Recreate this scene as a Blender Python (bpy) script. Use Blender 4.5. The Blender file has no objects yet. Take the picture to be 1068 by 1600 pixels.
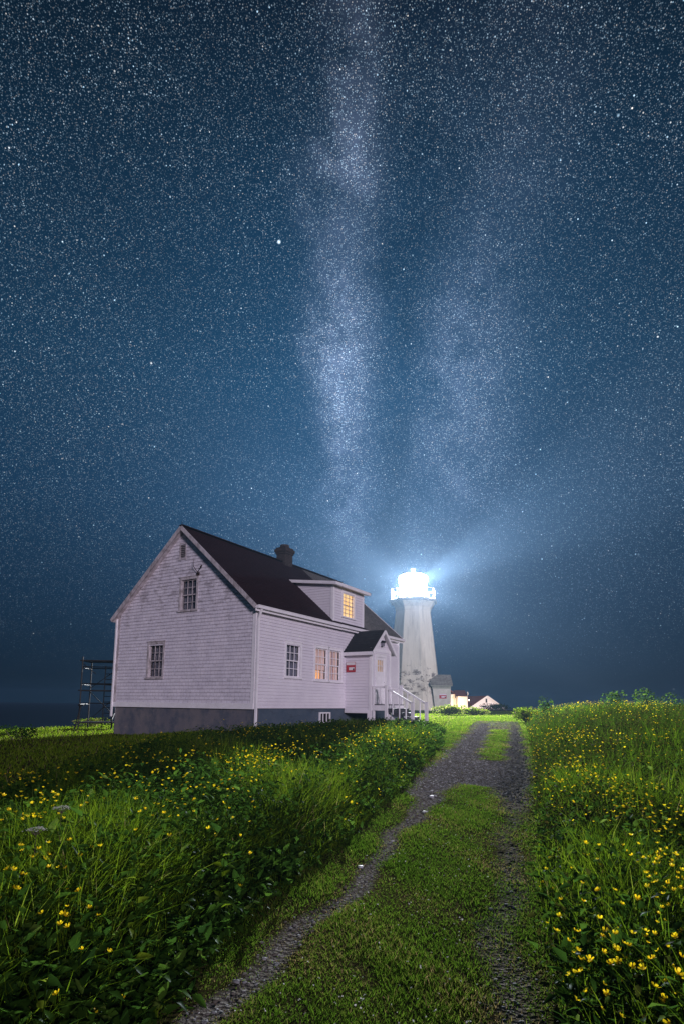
import bpy, math, random
import numpy as np
from mathutils import Matrix, Vector
random.seed(7)
rng = np.random.default_rng(11)
sc = bpy.context.scene
col = sc.collection
EYE = 1.45

# ------------------------------------------------------------------ camera
F, PITCH, ROLL, SHIFT = 883.9, 0.1293, 0.0118, 184.77
fw = Vector((0, math.cos(PITCH), math.sin(PITCH)))
up = Vector((0, -math.sin(PITCH), math.cos(PITCH)))
rt = Vector((1, 0, 0))
rt2 = rt * math.cos(ROLL) + up * math.sin(ROLL)
up2 = up * math.cos(ROLL) - rt * math.sin(ROLL)
cd = bpy.data.cameras.new('camera')
co = bpy.data.objects.new('camera', cd)
col.objects.link(co)
mw = Matrix.Identity(4)
for r in range(3):
    mw[r][0], mw[r][1], mw[r][2] = rt2[r], up2[r], -fw[r]
mw[2][3] = EYE
co.matrix_world = mw
cd.sensor_width = 36
cd.sensor_fit = 'AUTO'
cd.lens = F / 1600 * 36
cd.shift_y = SHIFT / 1600
cd.clip_start = .05
cd.clip_end = 20000
sc.camera = co

# ------------------------------------------------------------------ render
sc.render.engine = 'CYCLES'
sc.view_settings.view_transform = 'Standard'
sc.view_settings.look = 'None'
sc.view_settings.exposure = 0
sc.view_settings.gamma = 1
cy = sc.cycles
cy.use_denoising = True
cy.denoiser = 'OPENIMAGEDENOISE'
cy.denoising_prefilter = 'ACCURATE'
cy.denoising_input_passes = 'RGB_ALBEDO_NORMAL'
cy.sample_clamp_indirect = 2.0
cy.max_bounces = 6
cy.transparent_max_bounces = 12
cy.volume_bounces = 0
cy.caustics_reflective = False
cy.caustics_refractive = False
sc.render.film_transparent = False

# ------------------------------------------------------------------ night sky
world = bpy.data.worlds.new('World')
sc.world = world
world.use_nodes = True
nt = world.node_tree
nt.nodes.clear()
N = nt.nodes.new
L = nt.links.new


def setin(sock, v):
    if isinstance(v, (int, float)):
        sock.default_value = v
    elif isinstance(v, (tuple, list)):
        sock.default_value = v
    else:
        L(v, sock)


def Mth(op, a, b=None, c=None, clamp=False):
    n = N('ShaderNodeMath')
    n.operation = op
    n.use_clamp = clamp
    setin(n.inputs[0], a)
    if b is not None:
        setin(n.inputs[1], b)
    if c is not None:
        setin(n.inputs[2], c)
    return n.outputs[0]


def gauss(x, c, wd):
    t = Mth('DIVIDE', Mth('SUBTRACT', x, c), wd)
    return Mth('EXPONENT', Mth('MULTIPLY', Mth('MULTIPLY', t, t), -1.0))


def smooth(x, a, b):
    n = N('ShaderNodeMapRange')
    n.interpolation_type = 'SMOOTHSTEP'
    setin(n.inputs[0], x)
    n.inputs[1].default_value = a
    n.inputs[2].default_value = b
    n.inputs[3].default_value = 0
    n.inputs[4].default_value = 1
    return n.outputs[0]


def vscale(v, s):
    n = N('ShaderNodeVectorMath')
    n.operation = 'SCALE'
    setin(n.inputs[0], v)
    setin(n.inputs['Scale'], s)
    return n.outputs[0]


def vadd(a, b):
    n = N('ShaderNodeVectorMath')
    n.operation = 'ADD'
    setin(n.inputs[0], a)
    setin(n.inputs[1], b)
    return n.outputs[0]


def noise(vec, scale, detail=4, rough=.55):
    n = N('ShaderNodeTexNoise')
    n.inputs['Scale'].default_value = scale
    n.inputs['Detail'].default_value = detail
    n.inputs['Roughness'].default_value = rough
    L(vec, n.inputs['Vector'])
    return n.outputs['Fac']


tc = N('ShaderNodeTexCoord')
dirv = tc.outputs['Generated']
sep = N('ShaderNodeSeparateXYZ')
L(dirv, sep.inputs[0])
dx, dy, dz = sep.outputs
wv = Mth('DIVIDE', dx, Mth('SQRT', Mth('ADD', Mth('MULTIPLY', dy, dy), Mth('MULTIPLY', dz, dz))))
ramp = N('ShaderNodeValToRGB')
L(dz, ramp.inputs[0])
cr = ramp.color_ramp
stops = [(0.0, (.003, .026, .052)), (.04, (.0018, .020, .048)), (.167, (.0040, .042, .108)), (.33, (.0070, .067, .168)),
         (.51, (.0075, .069, .164)), (.655, (.0050, .042, .100)), (.755, (.0025, .021, .050)), (.84, (.0012, .007, .019)),
         (1.0, (.001, .005, .014))]
cr.elements[0].position = 0
cr.elements[0].color = stops[0][1] + (1,)
cr.elements[1].position = 1
cr.elements[1].color = stops[-1][1] + (1,)
for p_, c_ in stops[1:-1]:
    e = cr.elements.new(p_)
    e.color = c_ + (1,)
n1 = noise(dirv, 2.6, 5, .6)
n2 = noise(dirv, 9.0, 7, .62)
n3 = noise(dirv, 26.0, 4, .6)
wd = Mth('ADD', wv, Mth('ADD', Mth('MULTIPLY', Mth('SUBTRACT', n1, .5), .06), Mth('MULTIPLY', Mth('SUBTRACT', n2, .5), .10)))
n4 = noise(dirv, 5.2, 6, .65)
clump = Mth('MULTIPLY', Mth('MULTIPLY', smooth(n2, .24, .60), Mth('ADD', .45, Mth('MULTIPLY', smooth(n4, .36, .64), 1.0))), Mth('ADD', .25, Mth('MULTIPLY', n3, 1.5)))
lane1 = Mth('MULTIPLY', gauss(wd, .004, .044), Mth('ADD', .80, Mth('MULTIPLY', smooth(dz, .45, .62), .45)))
lane2 = Mth('MULTIPLY', gauss(wd, .185, .090), .46)
wide = Mth('MULTIPLY', gauss(wd, .06, .26), .16)
dk_w = Mth('ADD', .03, Mth('MULTIPLY', smooth(dz, .55, .78), .075))
dark = Mth('MULTIPLY', gauss(wd, Mth('ADD', .085, Mth('MULTIPLY', smooth(dz, .6, .78), .05)), dk_w), smooth(n2, .30, .62))
el_band = Mth('MULTIPLY', smooth(dz, .06, .42), Mth('SUBTRACT', 1.0, Mth('MULTIPLY', smooth(dz, .68, .84), .75)))
band = Mth('MULTIPLY', Mth('ADD', lane1, lane2), clump)
band = Mth('MULTIPLY', Mth('MULTIPLY', band, Mth('SUBTRACT', 1.0, Mth('MULTIPLY', dark, .95))), el_band)
sidefall = Mth('ADD', .42, Mth('MULTIPLY', gauss(wv, .04, .36), .46))
darkmul = Mth('SUBTRACT', 1.0, Mth('MULTIPLY', Mth('MULTIPLY', dark, el_band), .22))
base = vscale(ramp.outputs[0], Mth('MULTIPLY', sidefall, darkmul))
mwcol = vscale((.088, .108, .170), band)
total = vadd(vadd(base, mwcol), vscale((.004, .050, .130), Mth('MULTIPLY', wide, el_band)))
starmask = Mth('MULTIPLY', smooth(dz, -.02, .42), 1.0)


def stars(scale, rad, power, gain, extra=None, off=(0, 0, 0)):
    m = N('ShaderNodeVectorMath')
    m.operation = 'ADD'
    L(dirv, m.inputs[0])
    m.inputs[1].default_value = off
    v = N('ShaderNodeTexVoronoi')
    v.inputs['Scale'].default_value = scale
    L(m.outputs[0], v.inputs['Vector'])
    s3 = N('ShaderNodeSeparateXYZ')
    L(v.outputs['Color'], s3.inputs[0])
    s = Mth('SUBTRACT', 1.0, Mth('DIVIDE', v.outputs['Distance'], rad * scale), clamp=True)
    s = Mth('POWER', s, .8)
    s = Mth('MULTIPLY', Mth('MULTIPLY', s, Mth('POWER', s3.outputs[0], power)), gain)
    s = Mth('MULTIPLY', s, starmask)
    if extra is not None:
        s = Mth('MULTIPLY', s, extra)
    mx = N('ShaderNodeMix')
    mx.data_type = 'RGBA'
    L(Mth('POWER', s3.outputs[1], 3.0), mx.inputs[0])
    mx.inputs[6].default_value = (.52, .78, 1, 1)
    mx.inputs[7].default_value = (1, .92, .84, 1)
    return vscale(mx.outputs[2], s)


upfade = Mth('MULTIPLY', Mth('ADD', .58, Mth('MULTIPLY', smooth(dz, .3, .8), .12)), Mth('ADD', .45, smooth(n4, .30, .68)))
dens = Mth('ADD', .42, Mth('MULTIPLY', band, 1.7))
total = vadd(total, stars(560, .00078, 1.8, .95, dens, (3.1, 1.7, .4)))
total = vadd(total, stars(320, .00082, 2.2, 1.25, upfade, (.3, 5.1, 2.2)))
total = vadd(total, stars(200, .00092, 2.8, 2.0, upfade, (7.3, .4, 1.9)))
total = vadd(total, stars(62, .00115, 2.2, 2.6, None, (2.3, 4.4, 8.9)))
total = vadd(total, stars(14, .0021, 2.0, 4.0, None, (1.13, 9.4, 3.9)))
# the one bright star left of the band
bs = N('ShaderNodeVectorMath')
bs.operation = 'DISTANCE'
L(dirv, bs.inputs[0])
bd_ = (fw + rt2 * ((436 - 534) / F) - up2 * ((378 - 800 - SHIFT) / F)).normalized()
bs.inputs[1].default_value = bd_
total = vadd(total, vscale((1.5, 1.9, 2.2), Mth('SUBTRACT', 1.0, Mth('DIVIDE', bs.outputs['Value'], .0030), clamp=True)))
bg = N('ShaderNodeBackground')
L(total, bg.inputs['Color'])
bg.inputs['Strength'].default_value = 1.0
# very faint air glow from a low sky behind the stars
sky = N('ShaderNodeTexSky')
sky.sky_type = 'NISHITA'
sky.sun_disc = False
sky.sun_elevation = math.radians(20)
sky.sun_rotation = math.radians(148)
bg2 = N('ShaderNodeBackground')
L(sky.outputs[0], bg2.inputs['Color'])
bg2.inputs['Strength'].default_value = .0002
addsh = N('ShaderNodeAddShader')
L(bg.outputs[0], addsh.inputs[0])
L(bg2.outputs[0], addsh.inputs[1])
wo = N('ShaderNodeOutputWorld')
L(addsh.outputs[0], wo.inputs[0])
world.cycles.sampling_method = 'NONE'

# ------------------------------------------------------------------ moon (the one sun lamp)
sl = bpy.data.lights.new('moon_light', 'SUN')
sl.energy = 2.0
sl.angle = math.radians(9)
sl.color = (.98, .86, 1.0)
so = bpy.data.objects.new('moon_light', sl)
col.objects.link(so)
sdir = Vector((.40, -.88, .22)).normalized()
so.rotation_euler = sdir.to_track_quat('Z', 'Y').to_euler()
so.location = (20, -30, 20)

# ================================================================== helpers


class MB:
    def __init__(s):
        s.v, s.f, s.m = [], [], []

    def quad(s, *p, m=0):
        i = len(s.v)
        s.v += [tuple(q) for q in p]
        s.f.append(tuple(range(i, i + len(p))))
        s.m.append(m)

    def box(s, x0, x1, y0, y1, z0, z1, m=0):
        i = len(s.v)
        s.v += [(x0, y0, z0), (x1, y0, z0), (x1, y1, z0), (x0, y1, z0), (x0, y0, z1), (x1, y0, z1), (x1, y1, z1), (x0, y1, z1)]
        for f in ((0, 3, 2, 1), (4, 5, 6, 7), (0, 1, 5, 4), (1, 2, 6, 5), (2, 3, 7, 6), (3, 0, 4, 7)):
            s.f.append(tuple(i + k for k in f))
            s.m.append(m)

    def beam(s, p, q, w, h, m=0, upv=(0, 0, 1)):
        p, q = Vector(p), Vector(q)
        d = (q - p).normalized()
        a = d.cross(Vector(upv))
        if a.length < 1e-4:
            a = d.cross(Vector((1, 0, 0)))
        a.normalize()
        b = a.cross(d).normalized()
        i = len(s.v)
        for c in (p, q):
            for sa, sb in ((-1, -1), (1, -1), (1, 1), (-1, 1)):
                s.v.append(tuple(c + a * sa * w / 2 + b * sb * h / 2))
        for f in ((0, 3, 2, 1), (4, 5, 6, 7), (0, 1, 5, 4), (1, 2, 6, 5), (2, 3, 7, 6), (3, 0, 4, 7)):
            s.f.append(tuple(i + k for k in f))
            s.m.append(m)

    def tube(s, p, q, r, n=8, r2=None, m=0, cap=True):
        p, q = Vector(p), Vector(q)
        r2 = r if r2 is None else r2
        d = (q - p).normalized()
        a = d.cross(Vector((0, 0, 1)))
        if a.length < 1e-4:
            a = Vector((1, 0, 0))
        a.normalize()
        b = d.cross(a)
        i = len(s.v)
        for c, rr in ((p, r), (q, r2)):
            for k in range(n):
                t = 2 * math.pi * k / n
                s.v.append(tuple(c + a * rr * math.cos(t) + b * rr * math.sin(t)))
        for k in range(n):
            s.f.append((i + k, i + (k + 1) % n, i + n + (k + 1) % n, i + n + k))
            s.m.append(m)
        if cap:
            s.f.append(tuple(i + k for k in reversed(range(n))))
            s.f.append(tuple(i + n + k for k in range(n)))
            s.m += [m, m]

    def lathe(s, prof, n, cx=0, cy=0, rot=0, m=0, cap=True):
        i = len(s.v)
        for z, r in prof:
            for k in range(n):
                t = 2 * math.pi * k / n + rot
                s.v.append((cx + r * math.cos(t), cy + r * math.sin(t), z))
        for j in range(len(prof) - 1):
            for k in range(n):
                s.f.append((i + j * n + k, i + j * n + (k + 1) % n, i + (j + 1) * n + (k + 1) % n, i + (j + 1) * n + k))
                s.m.append(m)
        if cap:
            s.f.append(tuple(i + k for k in reversed(range(n))))
            j = len(prof) - 1
            s.f.append(tuple(i + j * n + k for k in range(n)))
            s.m += [m, m]

    def build(s, name, mats, parent=None, smooth=False):
        me = bpy.data.meshes.new(name)
        me.from_pydata(s.v, [], s.f)
        if not isinstance(mats, (list, tuple)):
            mats = [mats]
        for x in mats:
            me.materials.append(x)
        me.polygons.foreach_set('material_index', s.m)
        if smooth:
            me.polygons.foreach_set('use_smooth', [True] * len(me.polygons))
        me.update()
        o = bpy.data.objects.new(name, me)
        col.objects.link(o)
        if parent:
            o.parent = parent
        return o


def tag(o, label=None, cat=None, group=None, kind=None):
    if label:
        o['label'] = label
    if cat:
        o['category'] = cat
    if group:
        o['group'] = group
    if kind:
        o['kind'] = kind
    return o


def thing(name, label, cat, loc=(0, 0, 0), rz=0, group=None):
    o = bpy.data.objects.new(name, None)
    o.empty_display_size = .3
    col.objects.link(o)
    o.location = loc
    o.rotation_euler = (0, 0, rz)
    return tag(o, label, cat, group)


def npmesh(name, V, quads=None, tris=None, mats=None, tint=None, parent=None, smooth=False, matidx=None):
    me = bpy.data.meshes.new(name)
    V = np.ascontiguousarray(V, dtype=np.float32)
    me.vertices.add(len(V))
    me.vertices.foreach_set('co', V.ravel())
    li, st = [], []
    n = 0
    for arr in (quads, tris):
        if arr is not None and len(arr):
            arr = np.asarray(arr, dtype=np.int32)
            li.append(arr.ravel())
            st.append(n + np.arange(len(arr), dtype=np.int32) * arr.shape[1])
            n += arr.size
    li = np.concatenate(li)
    st = np.concatenate(st)
    me.loops.add(len(li))
    me.loops.foreach_set('vertex_index', li)
    me.polygons.add(len(st))
    me.polygons.foreach_set('loop_start', st)
    if matidx is not None:
        me.polygons.foreach_set('material_index', np.asarray(matidx, dtype=np.int32))
    if smooth:
        me.polygons.foreach_set('use_smooth', np.ones(len(st), dtype=bool))
    for x in (mats if isinstance(mats, (list, tuple)) else [mats]):
        me.materials.append(x)
    if tint is not None:
        for k, a in (tint.items() if isinstance(tint, dict) else [('tint', tint)]):
            at = me.attributes.new(k, 'FLOAT', 'POINT')
            at.data.foreach_set('value', np.ascontiguousarray(a, dtype=np.float32))
    me.update(calc_edges=True)
    o = bpy.data.objects.new(name, me)
    col.objects.link(o)
    if parent:
        o.parent = parent
    return o


# ================================================================== materials
def mat(name, c1, c2=None, scale=4, rough=.7, bump=0, bscale=30, spec=.3, stretch=(1, 1, 1), lo=.35, hi=.65, detail=6, extra=None):
    m = bpy.data.materials.new(name)
    m.use_nodes = True
    t = m.node_tree
    b = t.nodes['Principled BSDF']
    b.inputs['Roughness'].default_value = rough
    b.inputs['Specular IOR Level'].default_value = spec
    b.inputs['Base Color'].default_value = c1 + (1,)
    tcn = t.nodes.new('ShaderNodeTexCoord')
    mp = t.nodes.new('ShaderNodeMapping')
    mp.inputs['Scale'].default_value = stretch
    t.links.new(tcn.outputs['Object'], mp.inputs[0])
    if c2:
        n = t.nodes.new('ShaderNodeTexNoise')
        n.inputs['Scale'].default_value = scale
        n.inputs['Detail'].default_value = detail
        n.inputs['Roughness'].default_value = .65
        t.links.new(mp.outputs[0], n.inputs['Vector'])
        r = t.nodes.new('ShaderNodeValToRGB')
        r.color_ramp.elements[0].position = lo
        r.color_ramp.elements[0].color = c1 + (1,)
        r.color_ramp.elements[1].position = hi
        r.color_ramp.elements[1].color = c2 + (1,)
        t.links.new(n.outputs['Fac'], r.inputs[0])
        t.links.new(r.outputs[0], b.inputs['Base Color'])
    if bump:
        n = t.nodes.new('ShaderNodeTexNoise')
        n.inputs['Scale'].default_value = bscale
        n.inputs['Detail'].default_value = 4
        t.links.new(mp.outputs[0], n.inputs['Vector'])
        bp = t.nodes.new('ShaderNodeBump')
        bp.inputs['Strength'].default_value = bump
        bp.inputs['Distance'].default_value = .02
        t.links.new(n.outputs['Fac'], bp.inputs['Height'])
        t.links.new(bp.outputs[0], b.inputs['Normal'])
    return m


def overlay(m, color, scale, lo, hi, stretch=(1, 1, 1), zlo=None, zhi=None, amount=1.0, detail=8, off=(0, 0, 0)):
    """stain of its own shape mixed over the base colour"""
    t = m.node_tree
    b = t.nodes['Principled BSDF']
    tcn = t.nodes.new('ShaderNodeTexCoord')
    mp = t.nodes.new('ShaderNodeMapping')
    mp.inputs['Scale'].default_value = stretch
    mp.inputs['Location'].default_value = off
    t.links.new(tcn.outputs['Object'], mp.inputs[0])
    n = t.nodes.new('ShaderNodeTexNoise')
    n.inputs['Scale'].default_value = scale
    n.inputs['Detail'].default_value = detail
    n.inputs['Roughness'].default_value = .7
    t.links.new(mp.outputs[0], n.inputs['Vector'])
    fac = n.outputs['Fac']
    if zlo is not None:
        sp = t.nodes.new('ShaderNodeSeparateXYZ')
        t.links.new(tcn.outputs['Object'], sp.inputs[0])
        cv = t.nodes.new('ShaderNodeValToRGB')
        mr = t.nodes.new('ShaderNodeMapRange')
        z0, z1, z2, z3 = zlo[0], zlo[1], zhi[0], zhi[1]
        mr.inputs[1].default_value = z0
        mr.inputs[2].default_value = z3
        t.links.new(sp.outputs[2], mr.inputs[0])
        e = cv.color_ramp.elements
        e[0].position = 0
        e[0].color = (0, 0, 0, 1)
        e[1].position = 1
        e[1].color = (0, 0, 0, 1)
        a = e.new((z1 - z0) / (z3 - z0))
        a.color = (1, 1, 1, 1)
        a = e.new((z2 - z0) / (z3 - z0))
        a.color = (1, 1, 1, 1)
        t.links.new(mr.outputs[0], cv.inputs[0])
        ad = t.nodes.new('ShaderNodeMath')
        ad.operation = 'MULTIPLY_ADD'
        t.links.new(cv.outputs[0], ad.inputs[0])
        ad.inputs[1].default_value = .22
        ad2 = t.nodes.new('ShaderNodeMath')
        ad2.operation = 'SUBTRACT'
        t.links.new(fac, ad2.inputs[0])
        ad2.inputs[1].default_value = .22
        t.links.new(ad2.outputs[0], ad.inputs[2])
        fac = ad.outputs[0]
    mr2 = t.nodes.new('ShaderNodeMapRange')
    mr2.interpolation_type = 'SMOOTHSTEP'
    mr2.inputs[1].default_value = lo
    mr2.inputs[2].default_value = hi
    mr2.inputs[4].default_value = amount
    t.links.new(fac, mr2.inputs[0])
    mx = t.nodes.new('ShaderNodeMix')
    mx.data_type = 'RGBA'
    t.links.new(mr2.outputs[0], mx.inputs[0])
    old = b.inputs['Base Color']
    if old.links:
        t.links.new(old.links[0].from_socket, mx.inputs[6])
    else:
        mx.inputs[6].default_value = old.default_value
    mx.inputs[7].default_value = color + (1,)
    t.links.new(mx.outputs[2], b.inputs['Base Color'])
    return m


def butts(m, w, h, color, amount, perm):
    """vertical butt joints of shingles / boards (brick pattern in the wall plane)"""
    t = m.node_tree
    b = t.nodes['Principled BSDF']
    tcn = t.nodes.new('ShaderNodeTexCoord')
    sp = t.nodes.new('ShaderNodeSeparateXYZ')
    t.links.new(tcn.outputs['Object'], sp.inputs[0])
    cb = t.nodes.new('ShaderNodeCombineXYZ')
    for k, ax in enumerate(perm):
        t.links.new(sp.outputs[ax], cb.inputs[k])
    br = t.nodes.new('ShaderNodeTexBrick')
    br.inputs['Scale'].default_value = 1
    br.inputs['Brick Width'].default_value = w
    br.inputs['Row Height'].default_value = h
    br.inputs['Mortar Size'].default_value = .006
    br.inputs['Color1'].default_value = (1, 1, 1, 1)
    br.inputs['Color2'].default_value = (.86, .86, .86, 1)
    br.inputs['Mortar'].default_value = color + (1,)
    br.offset_frequency = 2
    br.squash = .7
    br.squash_frequency = 3
    t.links.new(cb.outputs[0], br.inputs['Vector'])
    mx = t.nodes.new('ShaderNodeMix')
    mx.data_type = 'RGBA'
    mx.blend_type = 'MULTIPLY'
    mx.inputs[0].default_value = amount
    old = b.inputs['Base Color']
    if old.links:
        t.links.new(old.links[0].from_socket, mx.inputs[6])
    else:
        mx.inputs[6].default_value = old.default_value
    t.links.new(br.outputs['Color'], mx.inputs[7])
    t.links.new(mx.outputs[2], b.inputs['Base Color'])
    return m


def emis(name, c, strength, c2=None, scale=3, stretch=(1, 1, 1)):
    m = mat(name, c, c2, scale, .8, stretch=stretch)
    b = m.node_tree.nodes['Principled BSDF']
    s = b.inputs['Base Color']
    if s.links:
        m.node_tree.links.new(s.links[0].from_socket, b.inputs['Emission Color'])
    else:
        b.inputs['Emission Color'].default_value = c + (1,)
    b.inputs['Emission Strength'].default_value = strength
    m.cycles.emission_sampling = 'NONE'
    return m


def leafmat(name, ramp_cols, trans=.35, rough=.35, gloss=.0, refl=1.0, transm=1.0):
    m = bpy.data.materials.new(name)
    m.use_nodes = True
    t = m.node_tree
    t.nodes.remove(t.nodes['Principled BSDF'])
    out = t.nodes['Material Output']
    at = t.nodes.new('ShaderNodeAttribute')
    at.attribute_name = 'tint'
    r = t.nodes.new('ShaderNodeValToRGB')
    e = r.color_ramp.elements
    e[0].position, e[0].color = ramp_cols[0][0], ramp_cols[0][1] + (1,)
    e[1].position, e[1].color = ramp_cols[-1][0], ramp_cols[-1][1] + (1,)
    for p, c in ramp_cols[1:-1]:
        x = e.new(p)
        x.color = c + (1,)
    t.links.new(at.outputs['Fac'], r.inputs[0])
    df = t.nodes.new('ShaderNodeBsdfDiffuse')
    tr = t.nodes.new('ShaderNodeBsdfTranslucent')
    for fac_, dst in ((refl, df.inputs[0]), (transm, tr.inputs[0])):
        vm = t.nodes.new('ShaderNodeVectorMath')
        vm.operation = 'SCALE'
        vm.inputs['Scale'].default_value = fac_
        t.links.new(r.outputs[0], vm.inputs[0])
        t.links.new(vm.outputs[0], dst)
    mx = t.nodes.new('ShaderNodeMixShader')
    mx.inputs[0].default_value = trans
    t.links.new(df.outputs[0], mx.inputs[1])
    t.links.new(tr.outputs[0], mx.inputs[2])
    last = mx
    if gloss:
        gl = t.nodes.new('ShaderNodeBsdfGlossy')
        gl.inputs['Color'].default_value = (.6, .65, .7, 1)
        gl.inputs['Roughness'].default_value = rough
        m2 = t.nodes.new('ShaderNodeMixShader')
        m2.inputs[0].default_value = gloss
        t.links.new(mx.outputs[0], m2.inputs[1])
        t.links.new(gl.outputs[0], m2.inputs[2])
        last = m2
    t.links.new(last.outputs[0], out.inputs[0])
    return m


def glassmat(name, tint=(.9, .92, .95), clear=.8, rough=.03):
    m = bpy.data.materials.new(name)
    m.use_nodes = True
    t = m.node_tree
    t.nodes.remove(t.nodes['Principled BSDF'])
    out = t.nodes['Material Output']
    tr = t.nodes.new('ShaderNodeBsdfTransparent')
    tr.inputs[0].default_value = tint + (1,)
    gl = t.nodes.new('ShaderNodeBsdfGlossy')
    gl.inputs['Roughness'].default_value = rough
    mx = t.nodes.new('ShaderNodeMixShader')
    mx.inputs[0].default_value = 1 - clear
    t.links.new(tr.outputs[0], mx.inputs[1])
    t.links.new(gl.outputs[0], mx.inputs[2])
    t.links.new(mx.outputs[0], out.inputs[0])
    return m


M = {}
M['clap'] = mat('white_clapboard', (.72, .68, .73), (.64, .60, .66), 1.2, .55)
overlay(M['clap'], (.42, .38, .42), 3.0, .60, .78, (.5, 1, 2.5), amount=.5)
M['shingle'] = mat('weathered_shingle', (.76, .71, .77), (.66, .62, .69), 1.5, .7)
butts(M['shingle'], .24, .13, (.45, .42, .46), .75, (1, 2, 0))
overlay(M['shingle'], (.20, .17, .18), 2.2, .47, .60, (1, .9, 1.7), zlo=(1.5, 4.2), zhi=(6.5, 7.5), amount=.48)
overlay(M['shingle'], (.30, .27, .30), 5.0, .53, .68, (1, .6, 2.0), amount=.5, off=(3, 1, 2))
M['trim'] = mat('white_trim', (.82, .79, .82), (.72, .69, .72), 3, .5)
M['oldtrim'] = mat('peeling_trim', (.52, .47, .49), (.22, .19, .19), 5, .7, lo=.42, hi=.68, stretch=(1, 1, .6))
M['found'] = mat('foundation_concrete', (.115, .112, .135), (.165, .150, .155), 1.3, .9, .3, 25)
overlay(M['found'], (.030, .055, .092), 1.25, .44, .62, (1, 1, .8), amount=.6, off=(4, 2, 0))
overlay(M['found'], (.24, .20, .19), 2.8, .60, .72, (1, .8, 1.8), amount=.5, off=(1, 7, 3))
overlay(M['found'], (.045, .035, .035), 3.5, .64, .72, (1, .5, 2.4), amount=.4, off=(8, 3, 3))
M['foundblue'] = mat('foundation_blue_paint', (.050, .075, .108), (.075, .098, .13), 1.3, .8, .2, 25)
overlay(M['foundblue'], (.028, .036, .05), 2.5, .52, .70, (.6, 1, 2), amount=.6)
M['roof'] = mat('dark_roof_shingle', (.013, .0026, .0046), (.020, .0055, .008), 2.2, .85, .4, 60, .2)
M['roofgrey'] = mat('grey_roof_shingle', (.075, .070, .068), (.17, .155, .145), 9, .85, .4, 60, .2)
butts(M['roofgrey'], .30, .10, (.25, .25, .25), .9, (0, 1, 2))
M['proof'] = mat('porch_roof_shingle', (.016, .014, .016), (.024, .021, .022), 3, .9, .4, 60, .15)
M['brick'] = mat('chimney_brick', (.036, .027, .026), (.060, .044, .040), 5, .9, .4, 20)
butts(M['brick'], .2, .075, (.35, .35, .35), 1.0, (0, 2, 1))
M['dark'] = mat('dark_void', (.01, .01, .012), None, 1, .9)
M['black'] = mat('black_metal', (.005, .005, .006), (.009, .008, .008), 8, .5)
M['rust'] = mat('rusty_metal', (.05, .022, .015), (.02, .012, .012), 8, .7)
M['glass'] = glassmat('window_glass', clear=.86)
M['curtain_pale'] = mat('pale_curtain', (.26, .25, .30), (.09, .085, .10), 9, .9, stretch=(2, 2, .12), lo=.42, hi=.6)
M['curtain_gable'] = mat('gable_curtain', (.17, .155, .18), (.04, .038, .045), 9, .9, stretch=(2, 2, .12), lo=.42, hi=.6)
M['lit_warm'] = emis('lit_amber_shade', (1.0, .58, .20), 1.0, (1.0, .74, .36), 3.0)
M['lit_sheer'] = emis('lit_sheer_curtain', (.55, .38, .34), .62, (.36, .22, .19), 7, (2.2, 1, .15))
M['lit_low'] = emis('lit_lamp_glow', (1.0, .55, .22), .75, (.75, .33, .12), 8, (2, 1, .3))
M['red_curtain'] = emis('red_curtain', (.20, .03, .035), .35, (.11, .014, .02), 9, (2, 1, .15))
M['signred'] = mat('sign_red', (.42, .035, .05), (.35, .03, .045), 5, .5)
M['signwhite'] = mat('sign_white', (.72, .68, .68), (.62, .58, .60), 20, .5)
M['deck'] = mat('grey_deck_board', (.035, .035, .042), (.06, .058, .066), 4, .7, stretch=(1, 8, 1))
M['tower'] = mat('weathered_concrete', (.74, .71, .58), (.62, .59, .47), .6, .85, .25, 6, .2, stretch=(1, 1, .35))
overlay(M['tower'], (.42, .40, .32), .9, .46, .66, (2.2, 2.2, .14), amount=.6)
overlay(M['tower'], (.085, .070, .055), 1.25, .50, .60, (1, 1, 1.5), zlo=(.8, 2.0), zhi=(4.2, 7.6), amount=.85)
overlay(M['tower'], (.24, .22, .17), .6, .44, .60, (1, 1, 1.2), zlo=(.5, 1.6), zhi=(3.2, 5.5), amount=.55, off=(3, 5, 1))
M['annex'] = mat('annex_plaster', (.62, .62, .52), (.50, .50, .41), 1.5, .85)
M['gallery'] = mat('gallery_concrete', (.36, .36, .31), (.24, .25, .21), 1.2, .9)
M['lantern'] = mat('lantern_paint', (.75, .70, .70), None, 1, .5)
M['rail'] = mat('pale_red_rail', (.70, .36, .38), (.6, .3, .32), 2, .5)
lm_ = bpy.data.materials.new('lit_lens')
lm_.use_nodes = True
lm_.cycles.emission_sampling = 'NONE'
t_ = lm_.node_tree
t_.nodes.clear()
o_ = t_.nodes.new('ShaderNodeOutputMaterial')
a_ = t_.nodes.new('ShaderNodeBsdfTransparent')
b_ = t_.nodes.new('ShaderNodeEmission')
b_.inputs[0].default_value = (.93, .96, 1, 1)
b_.inputs[1].default_value = 60
c_ = t_.nodes.new('ShaderNodeAddShader')
t_.links.new(a_.outputs[0], c_.inputs[0])
t_.links.new(b_.outputs[0], c_.inputs[1])
t_.links.new(c_.outputs[0], o_.inputs[0])
M['lens'] = lm_
pm = glassmat('lantern_pane')
t_ = pm.node_tree
t_.nodes.clear()
o_ = t_.nodes.new('ShaderNodeOutputMaterial')
a_ = t_.nodes.new('ShaderNodeBsdfTransparent')
b_ = t_.nodes.new('ShaderNodeBsdfTranslucent')
c_ = t_.nodes.new('ShaderNodeMixShader')
c_.inputs[0].default_value = .03  # slight scatter added so the panes blow out white, imitating lamp bloom
t_.links.new(a_.outputs[0], c_.inputs[1])
t_.links.new(b_.outputs[0], c_.inputs[2])
t_.links.new(c_.outputs[0], o_.inputs[0])
M['pane'] = pm
dm = bpy.data.materials.new('translucent_dome')
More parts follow.
